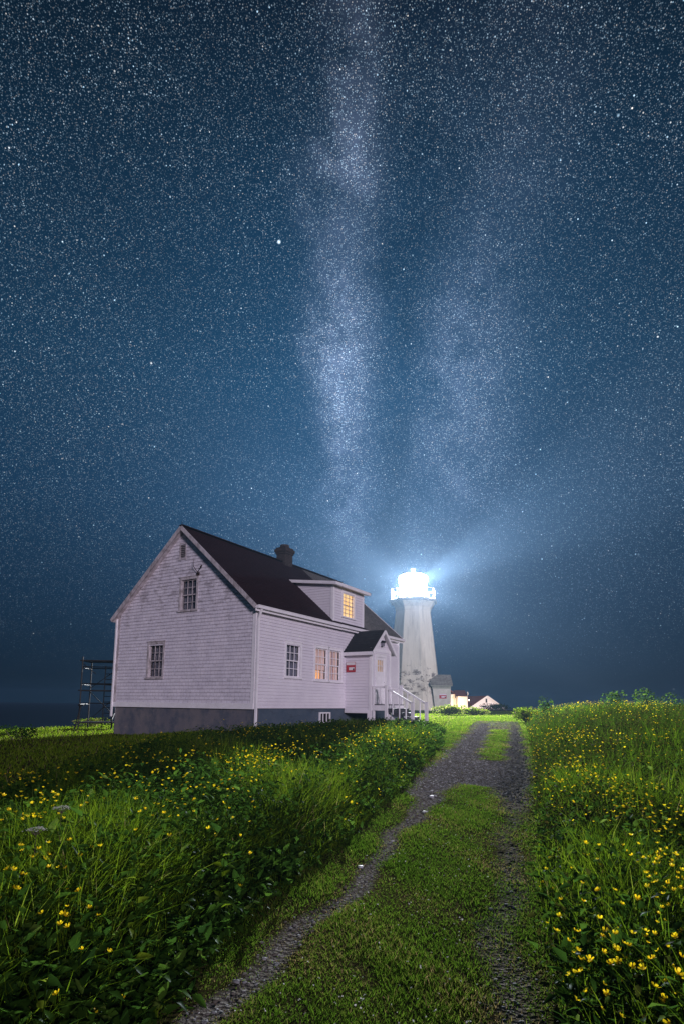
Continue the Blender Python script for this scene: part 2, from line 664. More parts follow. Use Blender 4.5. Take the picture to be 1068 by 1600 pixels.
dm.use_nodes = True
t_ = dm.node_tree
b_ = t_.nodes['Principled BSDF']
b_.inputs['Base Color'].default_value = (.8, .8, .8, 1)
a_ = t_.nodes.new('ShaderNodeBsdfTranslucent')
c_ = t_.nodes.new('ShaderNodeMixShader')
c_.inputs[0].default_value = .25  # dome made translucent so it glows white, standing in for lamp bloom
t_.links.new(b_.outputs[0], c_.inputs[1])
t_.links.new(a_.outputs[0], c_.inputs[2])
t_.links.new(c_.outputs[0], t_.nodes['Material Output'].inputs[0])
M['dome'] = dm
M['cream'] = mat('cream_wall', (.74, .68, .60), (.66, .60, .52), 1.5, .6)
M['whitewall'] = mat('far_white_wall', (.76, .72, .68), (.70, .66, .62), 1.0, .6)
M['redroof'] = mat('red_brown_roof', (.17, .050, .034), (.12, .040, .030), 2, .8, .3, 30)
M['annexroof'] = mat('mossy_slate_roof', (.24, .23, .19), (.13, .125, .10), 3, .9, .4, 20)
M['green_trim'] = mat('sage_trim', (.33, .35, .27), (.25, .27, .21), 3, .7)
M['sea'] = mat('sea_water', (.004, .009, .020), (.006, .014, .028), .02, .5, .6, .25, .06)
M['bark'] = mat('stem_bark', (.05, .04, .025), (.08, .065, .04), 12, .9)
M['stone'] = mat('pale_stone', (.42, .42, .44), (.30, .30, .32), 9, .6)

# ================================================================== terrain
def interp(y, pts):
    return np.interp(y, [p[0] for p in pts], [p[1] for p in pts])


XLp = [(-4, -2.2), (0, -1.38), (2.7, -.78), (3.3, -.68), (4.3, -.44), (6, .12), (9, 1.02), (15.7, 2.76), (22.8, 4.1), (33, 6.6), (50, 11)]
LRp = [(-4, -4.2), (0, -1.95), (2.7, -.62), (3.1, -.42), (4, -.10), (5.1, .28), (6.8, .82), (9.6, 1.62), (13.4, 2.80), (23, 5.6), (35, 9.0), (50, 13.2)]
RRp = [(-4, -1.3), (0, .0), (2.7, .80), (3.4, .95), (4.4, 1.22), (5.8, 1.66), (8.5, 2.55), (11.3, 3.41), (19.5, 5.92), (30, 9), (50, 14.5)]
XRp = [(-4, -1.0), (0, .22), (2.7, 1.02), (3.4, 1.16), (4.4, 1.45), (6.3, 2.08), (9.1, 3.0), (13.5, 4.45), (30, 9.6), (50, 15.6)]
ZP = [(-6, -1.47), (0, -1.45), (5, -1.38), (12, -1.18), (20, -1.0), (30, -.9), (45, -.78), (70, -.65), (95, -.7), (125, -1.6), (170, -2.5)]


def sm(x, a, b):
    t = np.clip((x - a) / (b - a), 0, 1)
    return t * t * (3 - 2 * t)


def wob(x, y):
    return (np.sin(x * 1.7 + y * .6) * np.sin(y * 1.1 - x * .4) * .5 + np.sin(x * 4.1 + 1.3) * np.sin(y * 3.7 + .5) * .25
            + np.sin(x * .5 + 2) * np.sin(y * .37))


def gravel_w(x, y):
    """how much bare gravel lies at x, y (0..1)"""
    lr, rr = interp(y, LRp), interp(y, RRp)
    wig = .05 * np.sin(y * 2.3) + .04 * np.sin(y * 5.1 + 1)
    wl = np.interp(y, [2, 6, 8, 10, 14, 24, 40], [.12, .12, .20, .50, .46, .5, .5])
    wr = np.interp(y, [2, 6, 8, 10, 14, 24, 40], [.20, .20, .28, .42, .30, .30, .5])
    fl = np.interp(y, [2, 5, 7, 9, 20, 28, 34], [.74, .70, .80, 1, 1, .8, 0])
    fr = np.interp(y, [2, 5, 7.2, 8.2, 20, 28, 34], [.56, .52, .48, .95, .85, .7, 0])
    g = np.maximum(np.exp(-((x - lr + wig) / wl) ** 2) * fl, np.exp(-((x - rr + wig) / wr) ** 2) * fr)
    mid = sm(y + .25 * np.sin(x * 3), 9.0, 9.7) * (1 - sm(y + .2 * np.sin(x * 4), 12.3, 12.9)) * (x > lr - .2) * (x < rr + .2)
    far = sm(y, 22, 24) * (1 - sm(y, 30, 36)) * (x > lr - .6) * (x < rr + .3) * .6
    return np.clip(np.maximum(np.maximum(g, mid), far), 0, 1)


def gz(x, y):
    x = np.asarray(x, float)
    y = np.asarray(y, float)
    z = interp(y, ZP)
    z = z - .34 * sm(-x, 4, 9) * (1 - sm(y, 40, 60))
    dr = x - interp(y, XRp)
    z = z + .50 * sm(dr, .0, 3.6) * sm(y, 5, 17) * (1 - sm(y, 34, 50))
    z = z + .03 * wob(x, y) * (1 - np.exp(-((x - (interp(y, LRp) + interp(y, RRp)) / 2) / 2) ** 2) * .7)
    g = gravel_w(x, y)
    z = z - .035 * g * (1 - sm(y, 15, 30))
    z = z - 11 * sm(y - (31 + 3 * (x + 12.5)), 0, 9) - 11 * sm(-x, 24, 32)
    z = z - 11 * sm(y, 150, 175) - 11 * sm(x, 95, 120)
    return z + EYE


def grid_axis(a0, a1, fine0, fine1, step, grow=1.12, mx=6):
    xs = list(np.arange(fine0, fine1, step))
    s, v = step, fine1
    while v < a1:
        xs.append(v)
        s = min(s * grow, mx)
        v += s
    xs.append(a1)
    s, v = step, fine0
    left = []
    while True:
        s = min(s * grow, mx)
        v -= s
        if v < a0:
            break
        left.append(v)
    left.append(a0)
    return np.array(left[::-1] + xs)


gx = grid_axis(-45, 130, -2.2, 5.0, .085, 1.06)
gy = grid_axis(-6, 185, 1.6, 9.0, .085, 1.035, 4)
GX, GY = np.meshgrid(gx, gy, indexing='ij')
GZ = gz(GX, GY)
V = np.stack([GX, GY, GZ], -1).reshape(-1, 3)
ni, nj = len(gx), len(gy)
I, J = np.meshgrid(np.arange(ni - 1), np.arange(nj - 1), indexing='ij')
q = np.stack([I * nj + J, (I + 1) * nj + J, (I + 1) * nj + J + 1, I * nj + J + 1], -1).reshape(-1, 4)
cxm = (gx[I] + gx[I + 1]).ravel() / 2
cym = (gy[J] + gy[J + 1]).ravel() / 2
inside = (cxm > interp(cym, XLp)) & (cxm < interp(cym, XRp)) & (cym < 38)
gw = gravel_w(GX, GY).ravel()

gm = bpy.data.materials.new('earth_and_gravel')
gm.use_nodes = True
t = gm.node_tree
b = t.nodes['Principled BSDF']
b.inputs['Roughness'].default_value = .75
b.inputs['Specular IOR Level'].default_value = 0
tcn = t.nodes.new('ShaderNodeTexCoord')


def tn(scale, detail=6, src=None):
    n = t.nodes.new('ShaderNodeTexNoise')
    n.inputs['Scale'].default_value = scale
    n.inputs['Detail'].default_value = detail
    t.links.new(tcn.outputs['Object'], n.inputs['Vector'])
    return n.outputs['Fac']


def rampn(src, c1, c2, lo=.35, hi=.65):
    r = t.nodes.new('ShaderNodeValToRGB')
    r.color_ramp.elements[0].position = lo
    r.color_ramp.elements[0].color = c1 + (1,)
    r.color_ramp.elements[1].position = hi
    r.color_ramp.elements[1].color = c2 + (1,)
    t.links.new(src, r.inputs[0])
    return r.outputs[0]


turf = rampn(tn(3.5), (.030, .030, .010), (.055, .046, .022))
vr = t.nodes.new('ShaderNodeTexVoronoi')
vr.inputs['Scale'].default_value = 38
t.links.new(tcn.outputs['Object'], vr.inputs['Vector'])
grav = rampn(vr.outputs['Color'], (.065, .055, .046), (.155, .143, .136), .1, .9)
at = t.nodes.new('ShaderNodeAttribute')
at.attribute_name = 'gravel'
mm = t.nodes.new('ShaderNodeMath')
mm.operation = 'ADD'
t.links.new(at.outputs['Fac'], mm.inputs[0])
m2 = t.nodes.new('ShaderNodeMath')
m2.operation = 'MULTIPLY_ADD'
t.links.new(tn(7), m2.inputs[0])
m2.inputs[1].default_value = .4
m2.inputs[2].default_value = -.20
t.links.new(m2.outputs[0], mm.inputs[1])
mr = t.nodes.new('ShaderNodeMapRange')
mr.inputs[1].default_value = .30
mr.inputs[2].default_value = .62
t.links.new(mm.outputs[0], mr.inputs[0])
mx = t.nodes.new('ShaderNodeMix')
mx.data_type = 'RGBA'
t.links.new(mr.outputs[0], mx.inputs[0])
t.links.new(turf, mx.inputs[6])
t.links.new(grav, mx.inputs[7])
t.links.new(mx.outputs[2], b.inputs['Base Color'])
bp = t.nodes.new('ShaderNodeBump')
bp.inputs['Strength'].default_value = .6
bp.inputs['Distance'].default_value = .03
t.links.new(vr.outputs['Distance'], bp.inputs['Height'])
t.links.new(bp.outputs[0], b.inputs['Normal'])


def submesh(name, faces):
    used = np.unique(faces)
    remap = np.zeros(len(V), int)
    remap[used] = np.arange(len(used))
    return npmesh(name, V[used], quads=remap[faces], mats=gm, tint={'gravel': gw[used]}, smooth=True)


tag(submesh('ground', q[~inside]), kind='structure')
tag(submesh('track', q[inside]), kind='structure')
sea = MB()
for i in range(-6, 6):
    for j in range(-2, 6):
        sea.quad((i * 240, j * 240, EYE - 6.2), ((i + 1) * 240, j * 240, EYE - 6.2), ((i + 1) * 240, (j + 1) * 240, EYE - 6.2), (i * 240, (j + 1) * 240, EYE - 6.2))
so_ = sea.build('sea', M['sea'])
tag(so_, kind='structure')

# ================================================================== cottage
YAW = 1.025
HX, HY, HZ = -2.9864, 19.4984, EYE - .19
W, LEN, HE, HR = 7.326, 11.4, 3.62, 6.86
ca, sa = math.cos(YAW), math.sin(YAW)


def hw(s, y, h=0):
    return (HX + ca * s - sa * y, HY + sa * s + ca * y, HZ + h)


house = thing('cottage', 'white clapboard cottage with steep dark roof, lit dormer and side porch', 'house', (HX, HY, HZ), YAW)
GRD = -1.35


def clad(mb, P, ux, n, e, h0, h1, span, holes, m=0):
    """courses of overlapping boards on the plane through P; span(h) -> (a, b); holes: (a, b, h0, h1)"""
    ux, n, P = Vector(ux), Vector(n), Vector(P)
    h = h0
    Z = Vector((0, 0, 1))
    while h < h1 - 1e-4:
        ht = min(h + e, h1)
        iv = [span(h) + span(ht)]
        mid = (h + ht) / 2
        for (a, b, z0, z1) in holes:
            if z0 < mid < z1:
                out = []
                for (l0, r0, l1, r1) in iv:
                    if b <= min(l0, l1) or a >= max(r0, r1):
                        out.append((l0, r0, l1, r1))
                        continue
                    if a > max(l0, l1):
                        out.append((l0, a, l1, a))
                    if b < min(r0, r1):
                        out.append((b, r0, b, r1))
                iv = out
        for (l0, r0, l1, r1) in iv:
            j = random.uniform(-.002, .002)
            A = P + ux * l0 + Z * h + n * (.027 + j)
            B = P + ux * r0 + Z * h + n * (.027 + j)
            C = P + ux * r1 + Z * ht + n * .004
            D = P + ux * l1 + Z * ht + n * .004
            mb.quad(A, B, C, D, m=m)
            mb.quad(P + ux * l0 + Z * h + n * .003, P + ux * r0 + Z * h + n * .003, B, A, m=m)
        h = ht


# windows: (a, b, h0, h1) glass openings
FW = {'w1': (1.78, 2.67, 1.17, 2.40), 'pl': (3.70, 4.62, 1.13, 2.42), 'pr': (4.76, 5.68, 1.13, 2.42)}
GW = {'up': (2.93, 3.74, 3.66, 4.84), 'lo': (4.58, 5.37, 1.13, 2.42)}
f = MB()
clad(f, (0, 0, 0), (1, 0, 0), (0, -1, 0), .118, 0, HE, lambda h: (.13, LEN - .1), [FW['w1'], FW['pl'], FW['pr']])
f.build('front_wall', M['clap'], house)
g = MB()
slope = (HR - HE) / (W / 2)


def gspan(h):
    k = max(0, (h - HE) / slope)
    return (max(.12, k + .0), min(W - .10, W - k))


clad(g, (0, 0, 0), (0, 1, 0), (-1, 0, 0), .130, .16, HR - .06, gspan, [GW['up'], GW['lo'], (3.60, 3.90, 5.74, 6.28)])
g.build('gable_wall', M['shingle'], house)
bk = MB()
clad(bk, (0, W, 0), (1, 0, 0), (0, 1, 0), .25, 0, HE, lambda h: (0, LEN), [])
clad(bk, (LEN, 0, 0), (0, 1, 0), (1, 0, 0), .13, 0, HR - .06, lambda h: (max(0, (h - HE) / slope), min(W, W - (h - HE) / slope)), [])
bk.build('rear_wall', M['clap'], house)
# trim
cb = MB()
cb.box(-.035, .13, -.030, .0, -.02, HE - .02)
cb.box(-.030, .0, .0, .125, -.02, HE - .02)
cb.build('corner_board', M['trim'], house)
cb = MB()
cb.box(-.032, .0, W - .11, W + .03, -.02, HE)
cb.build('corner_board', M['oldtrim'], house)
cb = MB()
cb.box(LEN - .11, LEN + .03, -.032, 0, -.02, HE)
cb.build('corner_board', M['trim'], house)
sk = MB()
sk.box(-.045, 0, -.02, 2.3, -.03, .165)
sk.box(-.043, 0, 2.306, 5.1, -.03, .163)
sk.box(-.045, 0, 5.106, W + .03, -.03, .165)
sk.build('skirt_board', M['trim'], house)
# foundation
fd = MB()
fd.box(.04, .34, .05, W - .02, GRD - .6, -.03)
fd.build('foundation', M['found'], house)
fd = MB()
fd.box(.345, LEN - .03, .045, .3, GRD - .6, -.02)
fd.box(LEN - .3, LEN - .04, .305, W - .02, GRD - .6, -.02)
fd.box(.345, LEN - .305, W - .3, W - .03, GRD - .6, -.02)
fd.build('foundation', M['foundblue'], house)
# basement window
bw = MB()
x0, x1, z0, z1 = 4.12, 4.92, -.60, -.16
for a in ((x0, x1, z1 - .05, z1), (x0, x1, z0, z0 + .05), (x0, x0 + .06, z0 + .05, z1 - .05), (x1 - .06, x1, z0 + .05, z1 - .05)):
    bw.box(a[0], a[1], -.01, .045, a[2], a[3])
for k in (1, 2):
    xx = x0 + (x1 - x0) * k / 3
    bw.box(xx - .018, xx + .018, .0, .043, z0 + .05, z1 - .05)
wb = bw.build('basement_window', M['trim'], house)
pn = MB()
pn.box(x0 + .06, x1 - .06, .030, .042, z0 + .05, z1 - .05)
pn.build('pane', M['dark'], wb)


def window(name, a, b, h0, h1, face, cols, rows, frame_m, curtain, parent=house, fwid=.10, off=0.0, label=None):
    """face 'f' = front wall (outward -y), 'g' = gable (outward -x)"""
    def bx(mb, s0, s1, d0, d1, z0, z1):      # d = distance outward of wall
        if face == 'f':
            mb.box(s0, s1, off - d1, off - d0, z0, z1)
        else:
            mb.box(-d1, -d0, s0, s1, z0, z1)
    fr = MB()
    bx(fr, a - fwid, a, -.10, .035, h0 - .0, h1)
    bx(fr, b, b + fwid, -.10, .035, h0 - .0, h1)
    bx(fr, a - fwid, b + fwid, -.10, .037, h1, h1 + fwid)
    bx(fr, a - fwid - .03, b + fwid + .03, -.10, .055, h1 + fwid, h1 + fwid + .03)
    o = fr.build(name, frame_m, parent)
    if label:
        o['label'] = label
    si = MB()
    bx(si, a - fwid - .02, b + fwid + .02, -.10, .075, h0 - .07, h0)
    si.build('sill', frame_m, o)
    sh = MB()
    mid = (h0 + h1) / 2
    for (z0, z1, dd) in ((mid - .02, h1, -.03), (h0, mid + .02, -.055)):
        bx(sh, a, a + .04, dd - .03, dd, z0, z1)
        bx(sh, b - .04, b, dd - .03, dd, z0, z1)
        bx(sh, a + .04, b - .04, dd - .03, dd, z1 - .04, z1)
        bx(sh, a + .04, b - .04, dd - .03, dd, z0, z0 + .04)
        for k in range(1, cols):
            xx = a + .04 + (b - a - .08) * k / cols
            bx(sh, xx - .011, xx + .011, dd - .025, dd - .002, z0 + .04, z1 - .04)
        for k in range(1, rows):
            zz = z0 + .04 + (z1 - z0 - .08) * k / rows
            bx(sh, a + .04, b - .04, dd - .024, dd - .003, zz - .011, zz + .011)
    sh.build('sash', frame_m, o)
    gl = MB()
    if face == 'f':
        gl.quad((a, off + .072, h0), (b, off + .072, h0), (b, off + .072, h1), (a, off + .072, h1))
    else:
        gl.quad((.072, b, h0), (.072, a, h0), (.072, a, h1), (.072, b, h1))
    gl.build('pane', M['glass'], o)
    # the room side: pleated curtain (a wavy sheet behind the glass)
    for (mk, c0, c1, z0, z1, amp) in curtain:
        cu = MB()
        n = max(6, int((c1 - c0) * 40))
        pts = []
        for k in range(n + 1):
            s = c0 + (c1 - c0) * k / n
            dd = .16 + amp * math.sin(k * 1.9) + random.uniform(-.004, .004)
            pts.append((s, dd))
        for k in range(n):
            (s0, d0), (s1, d1) = pts[k], pts[k + 1]
            if face == 'f':
                cu.quad((s0, off + d0, z0), (s1, off + d1, z0), (s1, off + d1, z1), (s0, off + d0, z1))
            else:
                cu.quad((d0, s0, z0), (d1, s1, z0), (d1, s1, z1), (d0, s0, z1))
        cu.build('curtain', M[mk], o)
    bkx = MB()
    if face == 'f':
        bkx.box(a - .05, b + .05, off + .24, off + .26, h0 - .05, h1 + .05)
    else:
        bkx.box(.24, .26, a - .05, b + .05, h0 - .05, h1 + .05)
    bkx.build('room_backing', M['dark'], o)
    return o


w = FW['w1']
window('window', *w, 'f', 3, 2, M['trim'], [('curtain_pale', w[0], w[1], w[2], w[3], .02)])
w = FW['pl']
window('window', *w, 'f', 3, 2, M['trim'], [('lit_sheer', w[0], w[1], w[2] + .42, w[3], .02), ('lit_low', w[0], w[0] + .62, w[2], w[2] + .40, .015),
                                            ('lit_sheer', w[0] + .64, w[1], w[2], w[2] + .40, .02)], label='warmly lit front window with sheer curtains')
w = FW['pr']
window('window', *w, 'f', 3, 2, M['trim'], [('red_curtain', w[0], w[0] + .22, w[2], w[3], .02), ('lit_sheer', w[0] + .24, w[0] + .40, w[2], w[3], .02),
                                            ('red_curtain', w[0] + .42, w[0] + .54, w[2], w[3], .015), ('lit_sheer', w[0] + .56, w[1], w[2], w[3], .02)], label='lit front window with dark red curtains')
w = GW['up']
window('window', *w, 'g', 3, 2, M['oldtrim'], [('curtain_gable', w[0], w[1], w[2], w[3], .02)])
w = GW['lo']
window('window', *w, 'g', 3, 2, M['oldtrim'], [('curtain_gable', w[0], w[1], w[2], w[3], .02)])
# louvre vent in gable
vt = MB()
vt.box(-.03, .04, 3.57, 3.61, 5.70, 6.30)
vt.box(-.03, .04, 3.89, 3.93, 5.70, 6.30)
vt.box(-.032, .04, 3.57, 3.93, 6.30, 6.34)
vt.box(-.045, .04, 3.55, 3.95, 5.66, 5.70)
for k in range(7):
    z = 5.75 + k * .078
    vt.beam((-.015, 3.61, z), (-.015, 3.89, z), .05, .012, upv=(.6, 0, 1))
vo = vt.build('gable_vent', M['oldtrim'], house)
vt = MB()
vt.box(.05, .07, 3.58, 3.92, 5.68, 6.32)
vt.build('vent_backing', M['dark'], vo)
# old bracket on the gable
bt = MB()
bt.tube((-.02, 2.86, 5.0), (-.10, 2.84, 5.06), .02, 6)
bt.tube((-.10, 2.84, 5.06), (-.14, 3.02, 5.30), .012, 6)
bt.tube((-.14, 3.02, 5.30), (-.14, 3.04, 5.55), .008, 6)
bt.tube((-.10, 2.84, 5.06), (-.12, 2.66, 5.22), .012, 6)
bt.box(-.06, -.02, 2.79, 2.93, 4.94, 5.06)
bt.tube((-.12, 2.60, 5.28), (-.12, 2.68, 5.22), .03, 6)
bt.build('cable_bracket', M['rust'], house)

# roof ---------------------------------------------------------------
OV, OE = .25, .18
sl_len = math.hypot(W / 2 + OE, (W / 2 + OE) * slope)
HEe = HE - OE * slope


def roof_pt(s, k, front=True, lift=0):
    """k 0 at the eave edge .. 1 at the ridge"""
    y = -OE + (W / 2 + OE) * k
    z = HEe + (HR - HEe) * k + lift + .08
    if not front:
        y = W - y
    return (s, y, z)


def roof_strips(mb, s0, s1, front, m=0, n=None, kmax=1.0):
    n = n or 34
    for j in range(n):
        k0, k1 = j / n * kmax, (j + 1) / n * kmax
        a, b_, c, d = roof_pt(s0, k0, front, .014), roof_pt(s1, k0, front, .014), roof_pt(s1, k1, front, .003), roof_pt(s0, k1, front, .003)
        mb.quad(*((a, b_, c, d) if front else (b_, a, d, c)), m=m)
        e0, e1 = roof_pt(s0, k0, front, -.0), roof_pt(s1, k0, front, -.0)
        mb.quad(*((e0, e1, b_, a) if front else (e1, e0, a, b_)), m=m)


rf = MB()
roof_strips(rf, -OV, 7.78, True)
roof_strips(rf, -OV, LEN + OV, False)
rf.beam(roof_pt(-OV - .01, 1, lift=.03), roof_pt(LEN + OV + .01, 1, lift=.03), .22, .035)
ro = rf.build('roof', M['roof'], house)
rf = MB()
roof_strips(rf, 7.784, LEN + OV, True)
rf.build('grey_shingles', M['roofgrey'], ro)
# underside + rakes
ud = MB()
for fr_ in (True, False):
    a, b_, c, d = roof_pt(-OV, 0, fr_, -.10), roof_pt(LEN + OV, 0, fr_, -.10), roof_pt(LEN + OV, 1, fr_, -.10), roof_pt(-OV, 1, fr_, -.10)
    ud.quad(*((d, c, b_, a) if fr_ else (a, b_, c, d)))
ud.build('soffit', M['oldtrim'], house)
for s in (-OV, LEN + OV):
    for fr_ in (True, False):
        rk = MB()
        sg = -1 if s < 0 else 1
        p, q_ = roof_pt(s + sg * .014, 0, fr_, -.055), roof_pt(s + sg * .014, 1, fr_, -.055)
        rk.beam(p, q_, .028, .15, upv=(0, 0, 1))
        rk.build('rake_board', M['oldtrim'] if (s < 0) else M['trim'], house)
gt = MB()
gt.box(-OV + .02, LEN + OV, -OE - .11, -OE - .005, HEe - .03, HEe + .075)
gt.box(-OV + .02, LEN + OV, -OE - .12, -OE - .105, HEe + .06, HEe + .085)
gt.build('gutter', M['trim'], house)
fs = MB()
fs.box(-OV + .02, LEN + OV - .02, -OE + .0, -OE + .03, HEe - .12, HEe + .05)
fs.build('fascia', M['trim'], house)
ds = MB()
ds.beam((-.0, -OE - .06, HEe - .03), (.03, -.09, HEe - .36), .08, .06)
ds.box(-.01, .07, -.125, -.055, -.78, HEe - .34)
ds.beam((.03, -.09, -.76), (.01, -.22, -.90), .08, .06)
ds.build('downspout', M['trim'], house)
ds = MB()
ds.box(-.09, -.03, W + .03, W + .10, -.42, HE)
ds.build('downspout', M['trim'], house)
# lightning spikes on ridge
for s, hh in ((-.22, .16), (5.25, .18), (10.3, .28)):
    sp = MB()
    z = HR + .12
    sp.tube((s, W / 2, z), (s, W / 2, z + hh), .012, 6, .008)
    sp.lathe([(z - .0, .03), (z + .03, .03)], 6, s, W / 2)
    sp.build('ridge_spike', M['black'], house)
# chimney
ch = MB()
cx_, cy_ = 6.42, W / 2 + .05
ch.box(cx_ - .30, cx_ + .30, cy_ - .26, cy_ + .26, HR - .7, HR + .62)
co_ = ch.build('chimney', M['brick'], house)
ch = MB()
ch.box(cx_ - .34, cx_ + .34, cy_ - .30, cy_ + .30, HR + .50, HR + .60)
ch.box(cx_ - .38, cx_ + .38, cy_ - .34, cy_ + .34, HR + .60, HR + .74)
ch.box(cx_ - .33, cx_ + .33, cy_ - .29, cy_ + .29, HR + .74, HR + .82)
ch.lathe([(HR + .82, .24), (HR + .98, .22)], 12, cx_ - .02, cy_)
ch.build('chimney_cap', M['brick'], co_)
# dormer ---------------------------------------------------------------
DS0, DS1, DY = 5.02, 7.66, .02
DTL = 5.22                      # height of dormer plate at front


def roof_h(y):
    return HE + y * slope + .09


dslope = .13
dm_ = MB()
DW = (5.80, 6.78, 4.00, 5.06)
clad(dm_, (0, DY, 0), (1, 0, 0), (0, -1, 0), .118, roof_h(DY) - .02, DTL, lambda h: (DS0, DS1), [DW])
ymax = (DTL - HE - .09) / (slope - dslope)


def dspan(h):
    yb = (h - HE - .09) / slope
    return (DY, yb + .05)


# side walls: courses shrink toward the front as they drop
for sx, nx in ((DS0, -1), (DS1, 1)):
    h = roof_h(DY)
    while h < DTL + dslope * ymax:
        ht = h + .118
        y1 = (h - HE - .09) / slope + .10
        y0 = DY if h < DTL else DY + (h - DTL) / dslope
        if y1 > y0:
            A = (sx + nx * .020, y0, h)
            B = (sx + nx * .020, y1, h)
            C = (sx + nx * .004, y1 + .118 / slope, ht)
            D = (sx + nx * .004, y0, ht)
            dm_.quad(*((B, A, D, C) if nx < 0 else (A, B, C, D)))
            dm_.quad((sx, y0, h), (sx, y1, h), B, A)
        h = ht
do = dm_.build('dormer', M['clap'], house)
dt = MB()
dt.box(DS0 - .025, DS0 + .10, DY - .03, DY, roof_h(DY) - .05, DTL)
dt.box(DS0 - .027, DS0, DY, DY + .1, roof_h(DY), DTL)
dt.build('dormer_trim', M['trim'], do)
dt = MB()
dt.box(DS1 - .10, DS1 + .025, DY - .03, DY, roof_h(DY) - .05, DTL)
dt.build('dormer_trim', M['trim'], do)
dr_ = MB()
ye = DY - .28
zt = DTL + .03
A = (DS0 - .22, ye, zt - .28 * dslope + .0)
B = (DS1 + .22, ye, zt - .28 * dslope + .0)
yr = ymax + .35
C = (DS1 + .22, yr, zt + dslope * (yr - DY))
D = (DS0 - .22, yr, zt + dslope * (yr - DY))
th = .13
dr_.quad(*[(p[0], p[1], p[2] + th) for p in (A, B, C, D)], m=0)
dr_.quad(D, C, B, A, m=1)
for p, q_ in ((A, B), (B, C), (C, D), (D, A)):
    dr_.quad(p, q_, (q_[0], q_[1], q_[2] + th), (p[0], p[1], p[2] + th), m=1)
dr_.build('dormer_roof', [M['roof'], M['trim']], do)
# dormer window: frame, sash and shade as sub-parts of the dormer
fm = MB()
a, b_, h0, h1 = DW
fm.box(a - .09, a, DY - .035, DY + .08, h0, h1)
fm.box(b_, b_ + .09, DY - .035, DY + .08, h0, h1)
fm.box(a - .09, b_ + .09, DY - .037, DY + .08, h1, h1 + .07)
fm.box(a - .12, b_ + .12, DY - .07, DY + .08, h0 - .06, h0)
fm.build('window_frame', M['trim'], do)
sh = MB()
for k in range(1, 3):
    xx = a + (b_ - a) * k / 3
    sh.box(xx - .012, xx + .012, DY + .035, DY + .055, h0, h1)
for k in range(1, 6):
    zz = h0 + (h1 - h0) * k / 6
    wdt = .022 if k == 3 else .011
    sh.box(a, b_, DY + .037, DY + .058, zz - wdt, zz + wdt)
sh.build('window_sash', M['oldtrim'], do)
gl = MB()
gl.quad((a, DY + .062, h0), (b_, DY + .062, h0), (b_, DY + .062, h1), (a, DY + .062, h1))
gl.build('window_pane', M['glass'], do)
gl = MB()
gl.box(a - .02, b_ + .02, DY + .12, DY + .13, h0 - .02, h1 + .02)
gl.build('lit_shade', M['lit_warm'], do)

# porch ---------------------------------------------------------------
P0, P1, PD = 6.05, 7.86, 1.28
PE, PR, PB = 2.56, 3.40, -.07
pc = (P0 + P1) / 2
pw = MB()
clad(pw, (P0, 0, 0), (0, 1, 0), (-1, 0, 0), .125, PB, PE, lambda h: (-PD + .08, 0), [])
DR = (6.50, 7.28, .24, 2.22)
clad(pw, (0, -PD, 0), (1, 0, 0), (0, -1, 0), .125, PB + .27, PR - .1,
     lambda h: (P0 + .08 + max(0, (h - PE) / (PR - PE) * (P1 - P0) / 2 - .08), P1 - .08 - max(0, (h - PE) / (PR - PE) * (P1 - P0) / 2 - .08)),
     [(DR[0] - .12, DR[1] + .12, 0, DR[3] + .13)])
clad(pw, (P1, 0, 0), (0, 1, 0), (1, 0, 0), .125, PB, PE, lambda h: (-PD, 0), [])
po = pw.build('porch', M['clap'], house)
pt = MB()
pt.box(P0 - .03, P0 + .10, -PD - .03, -PD + .09, PB - .03, PE)
pt.box(P1 - .10, P1 + .03, -PD - .03, -PD + .09, PB - .03, PE)
pt.box(P0 - .03, P1 + .03, -PD - .034, -PD + .05, PE - .12, PE + .02)
pt.box(P0 - .034, P0 + .02, -PD + .09, 0, PB - .12, PB)
for sx in (DR[0] - .12, DR[1]):
    pt.box(sx, sx + .12, -PD - .04, -PD + .02, DR[2], DR[3])
pt.box(DR[0] - .12, DR[1] + .12, -PD - .042, -PD + .02, DR[3], DR[3] + .14)
pt.box(DR[0] - .15, DR[1] + .15, -PD - .065, -PD + .02, DR[3] + .14, DR[3] + .17)
pt.box(DR[0] - .15, DR[1] + .15, -PD - .05, -PD + .06, -.02, DR[2] - .003)
pt.build('porch_trim', M['trim'], po)
dd = MB()
a, b_, h0, h1 = DR
y0 = -PD - .005
dd.box(a, b_, y0, y0 + .045, h0, 1.60)
dd.box(a, a + .14, y0, y0 + .045, 1.60, h1)
dd.box(b_ - .14, b_, y0, y0 + .045, 1.60, h1)
dd.box(a + .14, b_ - .14, y0, y0 + .045, 2.10, h1)
for (u0, u1, v0, v1) in ((a + .12, a + .36, .38, 1.40), (a + .42, b_ - .12, .38, 1.40)):
    for (p, q_, r_, s_) in ((u0, u1, v0, v0 + .03), (u0, u1, v1 - .03, v1), (u0, u0 + .03, v0 + .03, v1 - .03), (u1 - .03, u1, v0 + .03, v1 - .03)):
        dd.box(p, q_, y0 - .008, y0, r_, s_)
for k in (1, 2):
    xx = a + .14 + (b_ - a - .28) * k / 3
    dd.box(xx - .012, xx + .012, y0 + .005, y0 + .04, 1.60, 2.10)
dd.box(a + .14, b_ - .14, y0 + .006, y0 + .041, 1.838, 1.862)
dd.tube((b_ - .07, y0, 1.15), (b_ - .07, y0 - .05, 1.15), .028, 8)
dd.build('door', M['trim'], po)
dg = MB()
dg.box(a + .14, b_ - .14, y0 + .050, y0 + .055, 1.60, 2.10)
dg.build('door_glass', emis('lit_door_glass', (.42, .27, .12), .55, (.22, .13, .07), 6), po)
pr = MB()
ov = .22
yf = -PD - .20
